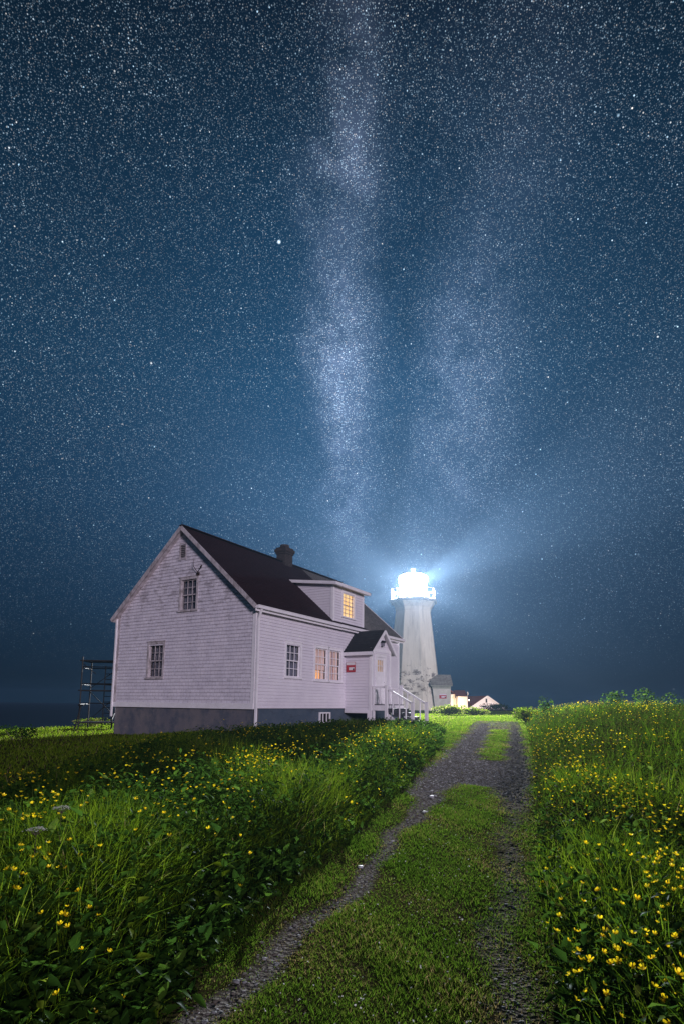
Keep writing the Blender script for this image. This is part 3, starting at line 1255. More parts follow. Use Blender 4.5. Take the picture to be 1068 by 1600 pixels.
for sg in (-1, 1):
    e0 = pc + sg * ((P1 - P0) / 2 + ov)
    ze = PE - ov * (PR - PE) / ((P1 - P0) / 2) + .04
    n = 9
    for j in range(n):
        k0, k1 = j / n, (j + 1) / n
        xa, xb = e0 + (pc - e0) * k0, e0 + (pc - e0) * k1
        za, zb = ze + (PR + .04 - ze) * k0, ze + (PR + .04 - ze) * k1
        A, B, C, D = (xa, yf, za + .012), (xa, 0, za + .012), (xb, 0, zb + .002), (xb, yf, zb + .002)
        pr.quad(*((A, B, C, D) if sg > 0 else (B, A, D, C)))
        pr.quad((xa, yf, za), (xa, 0, za), B, A)
    pr.quad((e0, yf, ze - .03), (e0, 0, ze - .03), (pc, 0, PR + .01), (pc, yf, PR + .01), m=1)
    pr.quad((e0, yf, ze - .03), (e0, 0, ze - .03), (e0, 0, ze + .012), (e0, yf, ze + .012), m=1)
pr.build('porch_roof', [M['proof'], M['trim']], po)
pr = MB()
for sg in (-1, 1):
    e0 = pc + sg * ((P1 - P0) / 2 + ov)
    ze = PE - ov * (PR - PE) / ((P1 - P0) / 2) + .04
    pr.beam((e0, yf - .016, ze - .045), (pc, yf - .016, PR - .03), .03, .13)
pr.box(P0 - ov - .01, P0 - ov + .02, yf, 0, ze - .14, ze - .005)
pr.box(P0 - ov + .02, P0 - .02, yf + .02, 0, ze - .14, ze - .12)
pr.build('porch_rake', M['trim'], po)
lp = MB()
lp.box(pc - .11, pc + .11, -PD - .17, -PD - .03, 2.86, 2.96)
lp.box(pc - .08, pc + .08, -PD - .14, -PD - .03, 2.72, 2.86, m=1)
lp.box(pc - .05, pc + .05, -PD - .05, -PD - .01, 2.68, 2.98)
lp.build('wall_lamp', [M['black'], M['curtain_pale']], po)
# posts that carry the porch
for (sx, yy) in ((P0 + .06, -PD + .08), (P1 - .06, -PD + .08)):
    pp = MB()
    pp.box(sx - .085, sx + .085, yy - .085, yy + .085, GRD - .3, PB - .03)
    pp.build('porch_post', M['trim'], po)

# sign on the porch side
sg_ = thing('sign', 'small red and white sign on the side wall of the cottage porch', 'sign', hw(P0 - .028, -.30, 1.55), YAW)


def sign_parts(root, wdt, hgt, nx):
    """board lies in the local y-z plane, faces -x"""
    bd = MB()
    bd.box(-.012, 0, -wdt / 2, wdt / 2, 0, hgt)
    bd.build('board', M['signred'], root)
    tp = MB()
    tp.box(-.017, -.0125, -wdt / 2 + .01, wdt / 2 - .01, hgt * .70, hgt - .01)
    tp.build('white_band', M['signwhite'], root)
    tp = MB()
    tp.box(-.017, -.0125, -wdt * .40, wdt * .20, hgt * .20, hgt * .48)
    tp.build('white_panel', M['signwhite'], root)
    tp = MB()
    tp.box(-.022, -.0175, -wdt * .38, -wdt * .24, hgt * .20, hgt * .36)
    tp.build('emblem', M['dark'], root)


sign_parts(sg_, .46, .44, -1)

# steps ---------------------------------------------------------------
st = thing('entry_steps', 'white wooden entry steps with railings descending from the porch door', 'steps', hw(6.9, -1.9, -.95), YAW)
SZ = .95


def sp_(mbx, *a):     # steps local: x = s-6.9, y as house +1.9, z = h + .95
    x0, x1, y0, y1, z0, z1 = a
    mbx.box(x0 - 6.9, x1 - 6.9, y0 + 1.9, y1 + 1.9, z0 + SZ, z1 + SZ)


DK = .19
dk = MB()
for k in range(6):
    sp_(dk, P0 + .02, P1 - .10, -1.31 - .115 * (k + 1), -1.31 - .115 * k - .008, DK - .035, DK)
dk.build('deck', M['deck'], st)
bm_ = MB()
sp_(bm_, P0 + .0, P0 + .045, -2.0, -1.315, DK - .26, DK - .04)
sp_(bm_, P1 - .11, P1 - .065, -2.0, -1.315, DK - .26, DK - .04)
sp_(bm_, P0 + .05, P1 - .115, -2.0, -1.96, DK - .26, DK - .04)
bm_.build('deck_beam', M['trim'], st)
NST = 5
for k in range(NST):
    tr = MB()
    z = DK - .17 * (k + 1)
    y = -2.02 - .235 * k
    sp_(tr, P0 + .06, P1 - .13, y - .25, y, z - .035, z)
    tr.build('tread', M['deck'], st)
    tr = MB()
    sp_(tr, P0 + .075, P1 - .145, y - .225, y - .004, z - .165, z - .037)
    tr.build('riser', M['deck'], st)
for sx in (P0 + .03, P1 - .10):
    sg = MB()
    sg.beam((sx - 6.9, -1.98 + 1.9, DK - .44 + SZ), (sx - 6.9, -3.2 + 1.9, DK - .44 - .85 + SZ), .04, .20)
    sg.build('stringer', M['trim'], st)
RL, RR_ = 6.10, 7.66
posts = [(RL, -1.38, .92, .09), (RL, -1.98, .95, .115), (RR_, -1.92, 1.0, .115), (RL, -3.16, .27, .115), (RR_, -3.10, .28, .125), (RR_, -1.38, .92, .09)]
for (sx, y, zt_, wd_) in posts:
    p_ = MB()
    sp_(p_, sx - wd_ / 2, sx + wd_ / 2, y - wd_ / 2, y + wd_ / 2, -1.3, zt_)
    sp_(p_, sx - wd_ / 2 - .018, sx + wd_ / 2 + .018, y - wd_ / 2 - .018, y + wd_ / 2 + .018, zt_, zt_ + .03)
    p_.build('newel_post', M['trim'], st)
rails = [((RL, -1.98, .86), (RL, -3.16, .22)), ((RR_, -1.92, .90), (RR_, -3.10, .22)), ((RL, -1.38, .90), (RL, -1.98, .90)), ((RR_, -1.38, .90), (RR_, -1.92, .90)),
         ]
for p, q_ in rails:
    r_ = MB()
    r_.beam((p[0] - 6.9, p[1] + 1.9, p[2] + SZ), (q_[0] - 6.9, q_[1] + 1.9, q_[2] + SZ), .045, .075)
    r_.build('handrail', M['trim'], st)
bal = [(RL, -1.68, .20, .88)]
for k in (1, 2, 3):
    t = k / 4
    for sx, ya, yb in ((RL, -1.98, -3.16), (RR_, -1.92, -3.10)):
        y = ya + (yb - ya) * t
        zt_ = .86 - .64 * t
        bal.append((sx, y, zt_ - .92, zt_))
for (sx, y, z0, z1) in bal:
    b2 = MB()
    sp_(b2, sx - .02, sx + .02, y - .02, y + .02, z0, z1)
    b2.build('baluster', M['trim'], st)

# ================================================================== lighthouse
TX, TY = 8.88, 70.0
TZ = float(gz(TX, TY))
E0 = EYE
lt = thing('lighthouse', 'tall tapering octagonal white lighthouse with blazing lantern and weathered concrete', 'lighthouse', (TX, TY, TZ))
rot8 = math.radians(-90 + 10)


def lz(z):
    return z + E0 - TZ


tw = MB()
prof = [(lz(-1.6), 3.75)]
for k in range(13):
    f_ = k / 12
    prof.append((lz(-.65 + 12.1 * f_), 3.62 - 1.36 * f_))
prof += [(lz(11.9), 2.34), (lz(12.35), 2.62), (lz(12.62), 2.86)]
tw.lathe(prof, 8, rot=rot8)
tw.build('tower_wall', M['tower'], lt)
# shallow formwork ribs at two corners of the tower
gd = MB()
gd.lathe([(lz(12.62), 2.9), (lz(12.66), 3.08), (lz(12.92), 3.08), (lz(12.94), 3.0)], 8, rot=rot8)
gd.build('gallery', M['gallery'], lt)
lb = MB()
lb.lathe([(lz(12.94), 1.62), (lz(13.3), 1.62), (lz(13.3), 1.70), (lz(13.38), 1.70)], 16, rot=rot8, cap=False)
lb.build('lantern_base', M['lantern'], lt)
lg = MB()
lg.lathe([(lz(13.38), 1.68), (lz(15.75), 1.80)], 16, rot=rot8, cap=False)
lg.build('lantern_glass', M['pane'], lt)
mu = MB()
for k in range(8):
    t = 2 * math.pi * k / 8 + rot8 + .2
    mu.beam((1.70 * math.cos(t), 1.70 * math.sin(t), lz(13.38)), (1.78 * math.cos(t), 1.78 * math.sin(t), lz(15.75)), .09, .09, upv=(math.cos(t), math.sin(t), 0))
mu.lathe([(lz(15.73), 1.74), (lz(15.73), 1.84), (lz(15.83), 1.84), (lz(15.83), 1.74)], 16, rot=rot8, cap=False)
mu.build('lantern_frame', M['lantern'], lt)
bp_ = MB()  # added opaque screen that keeps the lamp's light off the far buildings
for k in range(8):
    a0, a1 = math.radians(35 + 10 * k), math.radians(45 + 10 * k)
    bp_.quad(*[(1.60 * math.cos(a), 1.60 * math.sin(a), lz(z)) for a, z in ((a0, 13.3), (a1, 13.3), (a1, 15.78), (a0, 15.78))])
bp_.build('added_light_block', M['lantern'], lt)
dmm = MB()
dmm.lathe([(lz(15.83), 1.86), (lz(16.0), 1.72), (lz(16.2), 1.35), (lz(16.36), .8), (lz(16.42), .28), (lz(16.6), .20), (lz(16.72), .30), (lz(16.88), .30), (lz(17.0), .15), (lz(17.05), .02)], 16, rot=rot8, cap=False)
dmm.build('lantern_dome', M['dome'], lt, smooth=True)
ln = MB()
ln.lathe([(lz(14.35), .30), (lz(14.5), .44), (lz(14.85), .52), (lz(15.2), .44), (lz(15.35), .30)], 16)
ln.build('lens', M['lens'], lt, smooth=True)
pl_ = bpy.data.lights.new('lamp_light', 'POINT')
pl_.energy = 560000
pl_.color = (.93, .96, 1.0)
pl_.shadow_soft_size = .28
plo = bpy.data.objects.new('lamp_light', pl_)
col.objects.link(plo)
plo.parent = lt
plo.location = (0, 0, lz(14.85))
for dx_, dy_, en_, sz_ in ((.234, -.972, 1500000, 17), (-.40, -.916, 700000, 12), (.98, -.18, 3000000, 2.6), (-.99, -.14, 3000000, 2.6), (.80, -.60, 2400000, 2.4), (-.72, -.69, 2400000, 2.4), (.45, -.89, 1800000, 2.2)):
    bl_ = bpy.data.lights.new('lens_beam', 'SPOT')
    bl_.energy = en_
    bl_.color = (.86, .93, 1.0)
    bl_.spot_size = math.radians(sz_)
    bl_.spot_blend = .75
    bl_.shadow_soft_size = .2
    bo_ = bpy.data.objects.new('lens_beam', bl_)
    col.objects.link(bo_)
    bo_.parent = lt
    bo_.location = (0, 0, lz(14.85))
    bo_.rotation_euler = Vector((dx_, dy_, 0)).to_track_quat('-Z', 'Y').to_euler()
rg = MB()
for k in range(8):
    t0 = 2 * math.pi * k / 8 + rot8
    t1 = t0 + 2 * math.pi / 8
    p = Vector((2.78 * math.cos(t0), 2.78 * math.sin(t0), 0))
    q_ = Vector((2.78 * math.cos(t1), 2.78 * math.sin(t1), 0))
    for z in (13.55, 14.28):
        rg.tube(p + Vector((0, 0, lz(z))), q_ + Vector((0, 0, lz(z))), .032, 6)
rg.build('gallery_rail', M['rail'], lt)
for k in range(0, 16):
    t0 = 2 * math.pi * (k // 2) / 8 + rot8
    t1 = t0 + 2 * math.pi / 8
    fr = (k % 2) * .5
    x = 2.78 * (math.cos(t0) * (1 - fr) + math.cos(t1) * fr)
    y = 2.78 * (math.sin(t0) * (1 - fr) + math.sin(t1) * fr)
    pm_ = MB()
    pm_.tube((x, y, lz(12.94)), (x, y, lz(14.32)), .032, 6)
    pm_.build('rail_post', M['rail'], lt)
# annex at the tower foot
ax = MB()
X0, X1, Y0, Y1 = 2.35, 3.98, -2.9, -.7
z0, z1 = lz(-1.2), lz(2.42)
ax.quad((X0 - .15, Y0, z0 + .0), (X1, Y0, z0), (X1, Y0, z1), (X0 - .55, Y0, z1))
ax.quad((X1, Y0, z0), (X1, Y1, z0), (X1, Y1, z1), (X1, (Y0 + Y1) / 2, z1 + 1.15), (X1, Y0, z1))
ax.quad((X1, Y1, z0), (X0 - .55, Y1, z0), (X0 - .55, Y1, z1), (X1, Y1, z1))
ao = ax.build('annex', M['annex'], lt)
ar = MB()
xa, xb = X0 - .85, X1 + .22
zr = z1 + 1.2
for yy, s_ in ((Y0 - .22, 1), (Y1 + .22, -1)):
    A, B, C, D = (xa, yy, z1 - .02), (xb, yy, z1 - .02), (xb, (Y0 + Y1) / 2, zr), (xa + .45, (Y0 + Y1) / 2, zr)
    ar.quad(*((A, B, C, D) if s_ > 0 else (B, A, D, C)))
    ar.quad(*[(p[0], p[1], p[2] - .1) for p in (D, C, B, A)])
    ar.quad(B, C, (C[0], C[1], C[2] - .12), (B[0], B[1], B[2] - .12))
ar.build('annex_roof', M['annexroof'], ao)
ae = MB()
ae.box(xa + .1, xb - .02, Y0 - .24, Y0 - .02, z1 - .22, z1 - .12)
ae.box(xa + .3, X1 + .03, Y0 - .05, Y0 - .003, z1 - .5, z1 - .22)
ae.build('annex_eave', M['green_trim'], ao)
sg2 = thing('sign', 'small red and white sign on the annex at the lighthouse foot', 'sign', (TX + 3.05, TY + Y0 - .01, TZ + lz(.75)), math.radians(90))
sign_parts(sg2, .85, .58, -1)

# ================================================================== far buildings
def gable_house(name, label, cx, cy, rz, w, l, zb, ze, zr, wm, rm, ov=.3):
    """ridge along local x, gable faces at x = +-l/2"""
    h_ = thing(name, label, 'house', (cx, cy, zb), rz)
    e, r = ze - zb, zr - zb
    wl = MB()
    wl.quad((-l / 2, -w / 2, -1), (l / 2, -w / 2, -1), (l / 2, -w / 2, e), (-l / 2, -w / 2, e))
    wl.quad((l / 2, w / 2, -1), (-l / 2, w / 2, -1), (-l / 2, w / 2, e), (l / 2, w / 2, e))
    wl.quad((l / 2, -w / 2, -1), (l / 2, w / 2, -1), (l / 2, w / 2, e), (l / 2, 0, r), (l / 2, -w / 2, e))
    wl.quad((-l / 2, w / 2, -1), (-l / 2, -w / 2, -1), (-l / 2, -w / 2, e), (-l / 2, 0, r), (-l / 2, w / 2, e))
    wl.build('wall', wm, h_)
    rr = MB()
    s = (r - e) / (w / 2)
    for sg in (-1, 1):
        yy = sg * (w / 2 + ov)
        zz = e - ov * s + .05
        A, B, C, D = (-l / 2 - ov, yy, zz), (l / 2 + ov, yy, zz), (l / 2 + ov, 0, r + .05), (-l / 2 - ov, 0, r + .05)
        rr.quad(*((A, B, C, D) if sg < 0 else (B, A, D, C)))
        lo = [(p[0], p[1], p[2] - .12) for p in (A, B, C, D)]
        rr.quad(*(lo[::-1] if sg < 0 else lo))
        rr.quad(A, B, lo[1], lo[0])
    rr.build('roof', rm, h_)
    for sx in (-1, 1):
        for sg in (-1, 1):
            rb = MB()
            rb.beam((sx * (l / 2 + ov + .02), sg * (w / 2 + ov), e - ov * s - .03), (sx * (l / 2 + ov + .02), 0, r - .03), .06, .25)
            rb.build('rake_board', wm, h_)
    return h_


# big white gable building beyond the hedge
bg_ = gable_house('outbuilding', 'low white gabled building with dark red roof beyond the hedge', 29.15, 126.0, math.radians(-73), 8.4, 11.0, EYE - 3.3, EYE - .55, EYE + 2.0, M['whitewall'], M['redroof'], .25)
vt = MB()
vt.box(5.5, 5.56, -.30, .05, 3.9, 4.75)
vt.build('gable_vent', M['dark'], bg_)
lo_ = MB()
lo_.quad((5.5, -3.2, 2.45), (6.9, -3.2, 2.15), (6.9, 1.0, 2.15), (5.5, 1.0, 2.75))
lo_.quad((6.9, -3.2, 2.15), (6.9, 1.0, 2.15), (6.9, 1.0, 2.0), (6.9, -3.2, 2.0))
lo_.quad((5.5, -3.2, 2.45), (6.9, -3.2, 2.15), (6.9, -3.2, 2.0), (5.5, -3.2, 2.0))
lo_.build('lean_to_roof', M['redroof'], bg_)

# small cream building right of the tower annex
sc_f = 100 / 85
SHX, SHY = 20.6, 100
sb = thing('keepers_shed', 'small floodlit cream building with red roof beside the lighthouse', 'building', (SHX, SHY, EYE - .9))
zz0 = .9
wl = MB()
wl.box(-.75, .82, -2.6, 2.0, -1, 2.42)
wl.build('wall', M['cream'], sb)
wl = MB()
wl.box(-2.6, -.76, -1.4, 3.0, -1, 2.75)
wl.build('wing_wall', M['cream'], sb)
rr = MB()
rr.quad((-.95, -2.85, 2.40), (.95, -2.85, 2.40), (.95, -.4, 3.50), (-.95, -.4, 3.50))
rr.quad((.95, 2.2, 2.40), (-.95, 2.2, 2.40), (-.95, -.4, 3.50), (.95, -.4, 3.50))
rr.quad((.95, -2.85, 2.40), (.95, 2.2, 2.40), (.95, -.4, 3.50))
rr.quad((-.95, -2.85, 2.40), (-.95, 2.2, 2.40), (-.95, -.4, 3.50))
rr.quad((-2.9, -1.7, 3.3 + 1.1), (-.9, -1.7, 2.78), (-.9, 3.2, 2.78), (-2.9, 3.2, 4.4))
rr.quad((-2.9, -1.7, 4.25), (-.9, -1.7, 2.66), (-.9, -1.7, 2.78), (-2.9, -1.7, 4.4))
rr.build('roof', M['redroof'], sb)
wd_ = MB()
wd_.box(-.98, -.82, -1.43, -1.40, 2.1, 2.55)
wd_.build('window', M['dark'], sb)
wd_ = MB()
wd_.box(-.15, .25, -2.63, -2.60, .95, 1.45)
wd_.build('meter_box', M['whitewall'], sb)
dn = MB()
dn.box(.83, .93, -2.62, -2.5, -1, 2.5)
dn.tube((.9, -2.56, 2.4), (1.05, -2.56, 2.85), .07, 6)
dn.tube((1.05, -2.56, 2.85), (.93, -2.56, 3.2), .07, 6)
dn.build('downspout', M['whitewall'], sb)


def floodlight(label, loc, aim, energy, color, spread=100):
    o = thing('floodlight', label, 'floodlight', loc)
    h_ = MB()
    h_.box(-.10, .10, -.06, .06, -.06, .06)
    h_.tube((0, 0, -.06), (0, 0, -.35), .02, 6)
    h_.build('lamp_housing', M['lantern'], o)
    e_ = MB()
    e_.box(-.08, .08, -.07, -.062, -.05, .05)
    e_.build('lamp_face', emis('lit_flood_face', color, 30), o)
    ld = bpy.data.lights.new('flood_beam', 'SPOT')
    ld.energy = energy
    ld.color = color
    ld.spot_size = math.radians(spread)
    ld.spot_blend = .6
    ld.shadow_soft_size = .08
    lo = bpy.data.objects.new('flood_beam', ld)
    col.objects.link(lo)
    lo.parent = o
    v = (Vector(aim) - Vector(loc)).normalized()
    lo.rotation_euler = v.to_track_quat('-Z', 'Y').to_euler()
    lo.location = v * .15
    return o


floodlight('small floodlight on a stake lighting the cream building', (19.2, 95.2, EYE - .45), (20.0, 98.4, EYE + .9), 900, (1.0, .74, .48), 120)
floodlight('small floodlight at the corner of the cream building lighting the far gable', (21.72, 97.2, EYE + .9), (31.0, 121.0, EYE + 1.2), 24000, (1.0, .78, .60), 70)

# ================================================================== scaffold
scf = thing('scaffold_tower', 'dark metal scaffold tower standing at the back corner of the cottage', 'scaffold', (-10.93, 26.0, float(gz(-10.93, 26.0))), math.radians(6))
zt_ = EYE + 1.82 - scf.location[2]
sw, sd = .70, .62
for sx in (-1, 1):
    for sy in (-1, 1):
        p = MB()
        p.tube((sx * sw, sy * sd, -.1), (sx * sw, sy * sd, zt_ + (.14 if sy < 0 else .05)), .030, 8)
        p.build('upright', M['black'], scf)
for z in (.30, zt_ * .56 - .02, zt_ - .05):
    p = MB()
    for k in range(4):
        p.box(-sw - .12, sw + .30, -sd + k * .31, -sd + k * .31 + .29, z, z + .05)
    p.build('platform', M['black'], scf)
for z in (zt_ * .38, zt_ * .66, zt_ * .9):
    p = MB()
    for sy in (-1, 1):
        p.tube((-sw, sy * sd, z), (sw, sy * sd, z), .022, 6)
    for sx in (-1, 1):
        p.tube((sx * sw, -sd, z - .05), (sx * sw, sd, z - .05), .022, 6)
    p.build('ledger', M['black'], scf)
for (a, b_) in (((-sw, sd, .35), (sw, sd, zt_ * .55)), ((sw, sd, .35), (-sw, sd, zt_ * .55)), ((-sw, sd, zt_ * .6), (sw, sd, zt_ * .95)), ((sw, -sd, zt_ * .55), (sw, sd, zt_ * .9)),
                ((sw, -sd, .4), (sw, sd, zt_ * .5)), ((-sw, -sd, zt_ * .95), (-.1, -sd, zt_ * .80)), ((sw, -sd, zt_ * .95), (sw + .4, -sd, zt_ * .80))):
    p = MB()
    p.tube(a, b_, .016, 6)
    p.build('brace', M['black'], scf)
ld_ = MB()
for sx in (-.02, .42):
    ld_.tube((sx, sd - .15, .0), (sx, sd - .15, zt_ - .2), .022, 6)
for k in range(10):
    ld_.tube((-.02, sd - .15, .2 + k * .26), (.42, sd - .15, .2 + k * .26), .016, 6)
ld_.build('ladder', M['black'], scf)
lnp = MB()
lnp.tube((-.16, 0, -.1), (.10, 0, 1.1), .03, 8)
lnp.box(-.02, .22, -.06, .06, 1.05, 1.12)
lp_ = lnp.build('spade', M['black'])
lp_.location = (-11.45, 25.0, float(gz(-11.45, 25.0)))
tag(lp_, 'dark long-handled tool leaning beside the scaffold uprights', 'tool')

# ================================================================== vegetation
GREEN = [(0, (.028, .058, .004)), (.45, (.078, .148, .006)), (.75, (.145, .215, .010)), (.93, (.20, .26, .03)), (1, (.24, .20, .08))]
M['grass'] = leafmat('meadow_grass', GREEN, .5, .35, .003, .78, 1.35)
M['lawn'] = leafmat('short_turf', [(0, (.035, .080, .005)), (.5, (.070, .135, .010)), (.80, (.11, .13, .020)), (1, (.17, .125, .055))], .45, .35, .0015, .85, 1.7)
M['leaf'] = leafmat('broad_leaf', [(0, (.014, .036, .007)), (.5, (.032, .078, .010)), (.85, (.060, .125, .014)), (1, (.11, .17, .03))], .42, .30, .002, .75, 1.7)
M['weed'] = leafmat('olive_weed', [(0, (.022, .030, .006)), (.5, (.050, .062, .011)), (1, (.11, .095, .02))], .45, .4, .003, .6, 1.15)
M['petal'] = leafmat('buttercup_petal', [(0, (.82, .55, .008)), (1, (.90, .74, .02))], .5, .3, .02)
M['white_petal'] = leafmat('clover_white', [(0, (.50, .50, .46)), (1, (.75, .75, .70))], .3)


def rotz(a):
    return np.cos(a), np.sin(a)


def blades(x, y, h, wdt, lean, seg=3, wind=(0.0, 0.0), droop=1.0):
    """curved tapering blades; arrays of equal length. returns V, quads, tris"""
    n = len(x)
    az = rng.uniform(0, 2 * np.pi, n)
    fx = np.cos(az) * lean + wind[0]
    fy = np.sin(az) * lean + wind[1]
    tw = rng.uniform(0, 2 * np.pi, n)
    px, py = np.cos(tw), np.sin(tw)
    z0 = gz(x, y) - .01
    rows = []
    for k in range(seg):
        t = k / seg
        bend = t ** 1.8
        cx = x + fx * h * bend
        cyy = y + fy * h * bend
        cz = z0 + h * (t - .35 * droop * np.hypot(fx, fy) * t ** 3)
        ww = wdt * (1 - .75 * t ** 1.5) / 2
        rows.append(np.stack([cx - px * ww, cyy - py * ww, cz], -1))
        rows.append(np.stack([cx + px * ww, cyy + py * ww, cz], -1))
    rows.append(np.stack([x + fx * h, y + fy * h, z0 + h * (1 - .35 * droop * np.hypot(fx, fy))], -1))
    m = 2 * seg + 1
    Vv = np.stack(rows, 1).reshape(-1, 3)
    base = np.arange(n) * m
    qs = [np.stack([base + 2 * k, base + 2 * k + 1, base + 2 * k + 3, base + 2 * k + 2], -1) for k in range(seg - 1)]
    ts = np.stack([base + 2 * seg - 2, base + 2 * seg - 1, base + 2 * seg], -1)
    return Vv, (np.concatenate(qs) if qs else np.zeros((0, 4), int)), ts, m


def leaves(x, y, z, size, az=None, tilt=None, ratio=.5):
    """folded pointed leaves, 6 vertices and 4 faces each"""
    n = len(x)
    az = rng.uniform(0, 2 * np.pi, n) if az is None else az
    tilt = rng.uniform(-.5, 1.0, n) if tilt is None else tilt
    d = np.stack([np.cos(az) * np.cos(tilt), np.sin(az) * np.cos(tilt), np.sin(tilt)], -1)
    s = np.stack([-np.sin(az), np.cos(az), np.zeros(n)], -1)
    roll = rng.uniform(-.6, .6, n)
    up_ = np.cross(d, s)
    s = s * np.cos(roll)[:, None] + up_ * np.sin(roll)[:, None]
    up_ = np.cross(d, s)
    o = np.stack([x, y, z], -1)
    L_ = size[:, None]
    W_ = (size * ratio * rng.uniform(.7, 1.2, n))[:, None] / 2
    pts = [o, o + d * L_ * .35 + s * W_ + up_ * W_ * .35, o + d * L_ * .35 - s * W_ + up_ * W_ * .35,
           o + d * L_ * .45 + up_ * 0, o + d * L_ * .72 + s * W_ * .65 - up_ * L_ * .05, o + d * L_ * .72 - s * W_ * .65 - up_ * L_ * .05,
           o + d * L_ - up_ * L_ * .16]
    Vv = np.stack(pts, 1).reshape(-1, 3)
    b_ = np.arange(n) * 7
    qd = np.concatenate([np.stack([b_, b_ + 1, b_ + 3, b_ + 3], -1)[:0]]) if n else np.zeros((0, 4), int)
    tri = np.concatenate([np.stack([b_, b_ + 1, b_ + 3], -1), np.stack([b_, b_ + 3, b_ + 2], -1),
                          np.stack([b_ + 1, b_ + 4, b_ + 3], -1), np.stack([b_ + 2, b_ + 3, b_ + 5], -1),
                          np.stack([b_ + 3, b_ + 4, b_ + 6], -1), np.stack([b_ + 3, b_ + 6, b_ + 5], -1)])
    return Vv, tri, 7


def logY(n, a, b_):
    return a * (b_ / a) ** rng.uniform(0, 1, n)


def patch(x, y, s, seed=0):
    return .5 + .5 * (np.sin(x * s + seed) * np.sin(y * s * .8 + seed * 2.1) * .6 + np.sin(x * s * 2.3 + y * s * 1.1 + seed) * .4)


def in_house(x, y, pad=.1):
    dx_, dy_ = x - HX, y - HY
    s = dx_ * ca + dy_ * sa
    v = -dx_ * sa + dy_ * ca
    a = (s > -pad) & (s < LEN + pad) & (v > -pad) & (v < W + pad)
    p = (s > P0 - pad) & (s < P1 + pad) & (v > -3.3) & (v < 0)
    return a | p


# --- short turf on the track and lawns
n = 340000
y = logY(n, 1.9, 40)
xl, xr = interp(y, XLp) - .25, interp(y, XRp) + .35
x = xl + (xr - xl) * rng.uniform(0, 1, n)
g_ = gravel_w(x, y)
keep = rng.uniform(0, 1, n) > np.clip(g_ * np.interp(y, [2, 7, 9], [.84, .88, 1.25]), 0, .985)
x, y, g_ = x[keep], y[keep], g_[keep]
hole = (patch(x, y, 5.3, 3) * .6 + patch(x, y, 11.0, 1) * .4 < .30) & (rng.uniform(0, 1, len(x)) < .6)
x, y, g_ = x[~hole], y[~hole], g_[~hole]
h = rng.uniform(.014, .042, len(x)) * (1 + .9 * (patch(x, y, 3.1) - .4)) * (1 - .5 * g_) * (1 + y * .012)
V1, q1, t1, m1 = blades(x, y, h, .0030 + .0007 * y, rng.uniform(.2, 1.1, len(x)), 2)
tint1 = np.repeat(np.clip(rng.normal(.40, .24, len(x)) + .40 * (patch(x, y, 1.3, 2) - .5) + .45 * (patch(x, y, 4.7, 5) - .55) + .5 * g_, 0, 1), m1)
o = npmesh('track_turf', V1, q1, t1, M['lawn'], tint1)
tag(o, 'short trodden turf growing on the crown of the track', 'grass', kind='stuff')

# --- far lawns: round the tower and left of the cottage
n = 90000
ya = rng.uniform(22, 66, n // 2)
xa = interp(ya, XLp) - 4 + rng.uniform(0, 1, n // 2) * (12 + .1 * ya)
yb = rng.uniform(8, 34, n // 2)
xb = -4.0 - (rng.uniform(0, 1, n // 2) ** 1.0) * (2.5 + .55 * yb)
x, y = np.concatenate([xa, xb]), np.concatenate([ya, yb])
keep = ~in_house(x, y) & (gravel_w(x, y) < .4) & (gz(x, y) > EYE - 2.0)
x, y = x[keep], y[keep]
h = rng.uniform(.05, .13, len(x)) * np.where(x < 0, 1.1, .8)
V1, q1, t1, m1 = blades(x, y, h, .006 + .0009 * y, rng.uniform(.2, .9, len(x)), 2)
tint1 = np.repeat(np.clip(rng.normal(.62, .2, len(x)), 0, 1), m1)
o = npmesh('lawn_grass', V1, q1, t1, M['grass'], tint1)
tag(o, 'mown bright lawn around the cottage and lighthouse', 'grass', kind='stuff')


# --- meadow regions
def xb_left(y):
    return np.interp(y, [1, 4, 6, 9, 12, 15, 19, 22, 26], [-2.6, -4.0, -4.4, -4.6, -4.5, -4.2, -3.0, -.8, 2.2])


def left_pts(n, y0=1.25, y1=23.5):
    y = logY(n, y0, y1)
    a, b_ = xb_left(y), interp(y, XLp) - .02
    x = a + (b_ - a) * rng.uniform(0, 1, n)
    k = ~in_house(x, y, .12) & (b_ - a > .1)
    return x[k], y[k]


def right_pts(n, y0=1.25, y1=46):
    y = logY(n, y0, y1)
    a = interp(y, XRp) + .02
    b_ = .66 * y + 2.2
    x = a + np.maximum(b_ - a, 0) * rng.uniform(0, 1, n) ** .9
    k = b_ > a
    return x[k], y[k]


def edge_h(x, y, left):
    d = (interp(y, XLp) - x) if left else (x - interp(y, XRp))
    e = (.24 + .76 * sm(d, .0, .7)) if left else (.34 + .66 * sm(d, .0, .6))
    if left:
        e = e * (.35 + .65 * sm(x - xb_left(y), .0, 1.2)) * np.interp(y, [1.5, 4.8], [.74, 1])
        # lower strip along the house wall
        s = (x - HX) * ca + (y - HY) * sa
        v = -(x - HX) * sa + (y - HY) * ca
        e = e * (1 - .30 * sm(y, 14, 17.5))
        e = e * np.where((s > -1) & (v > -3.0), .62 + .38 * sm(-v, .3, 2.2), 1.0)
    else:
        e = e * (.75 + .25 * sm(y, 4, 9))
    return e


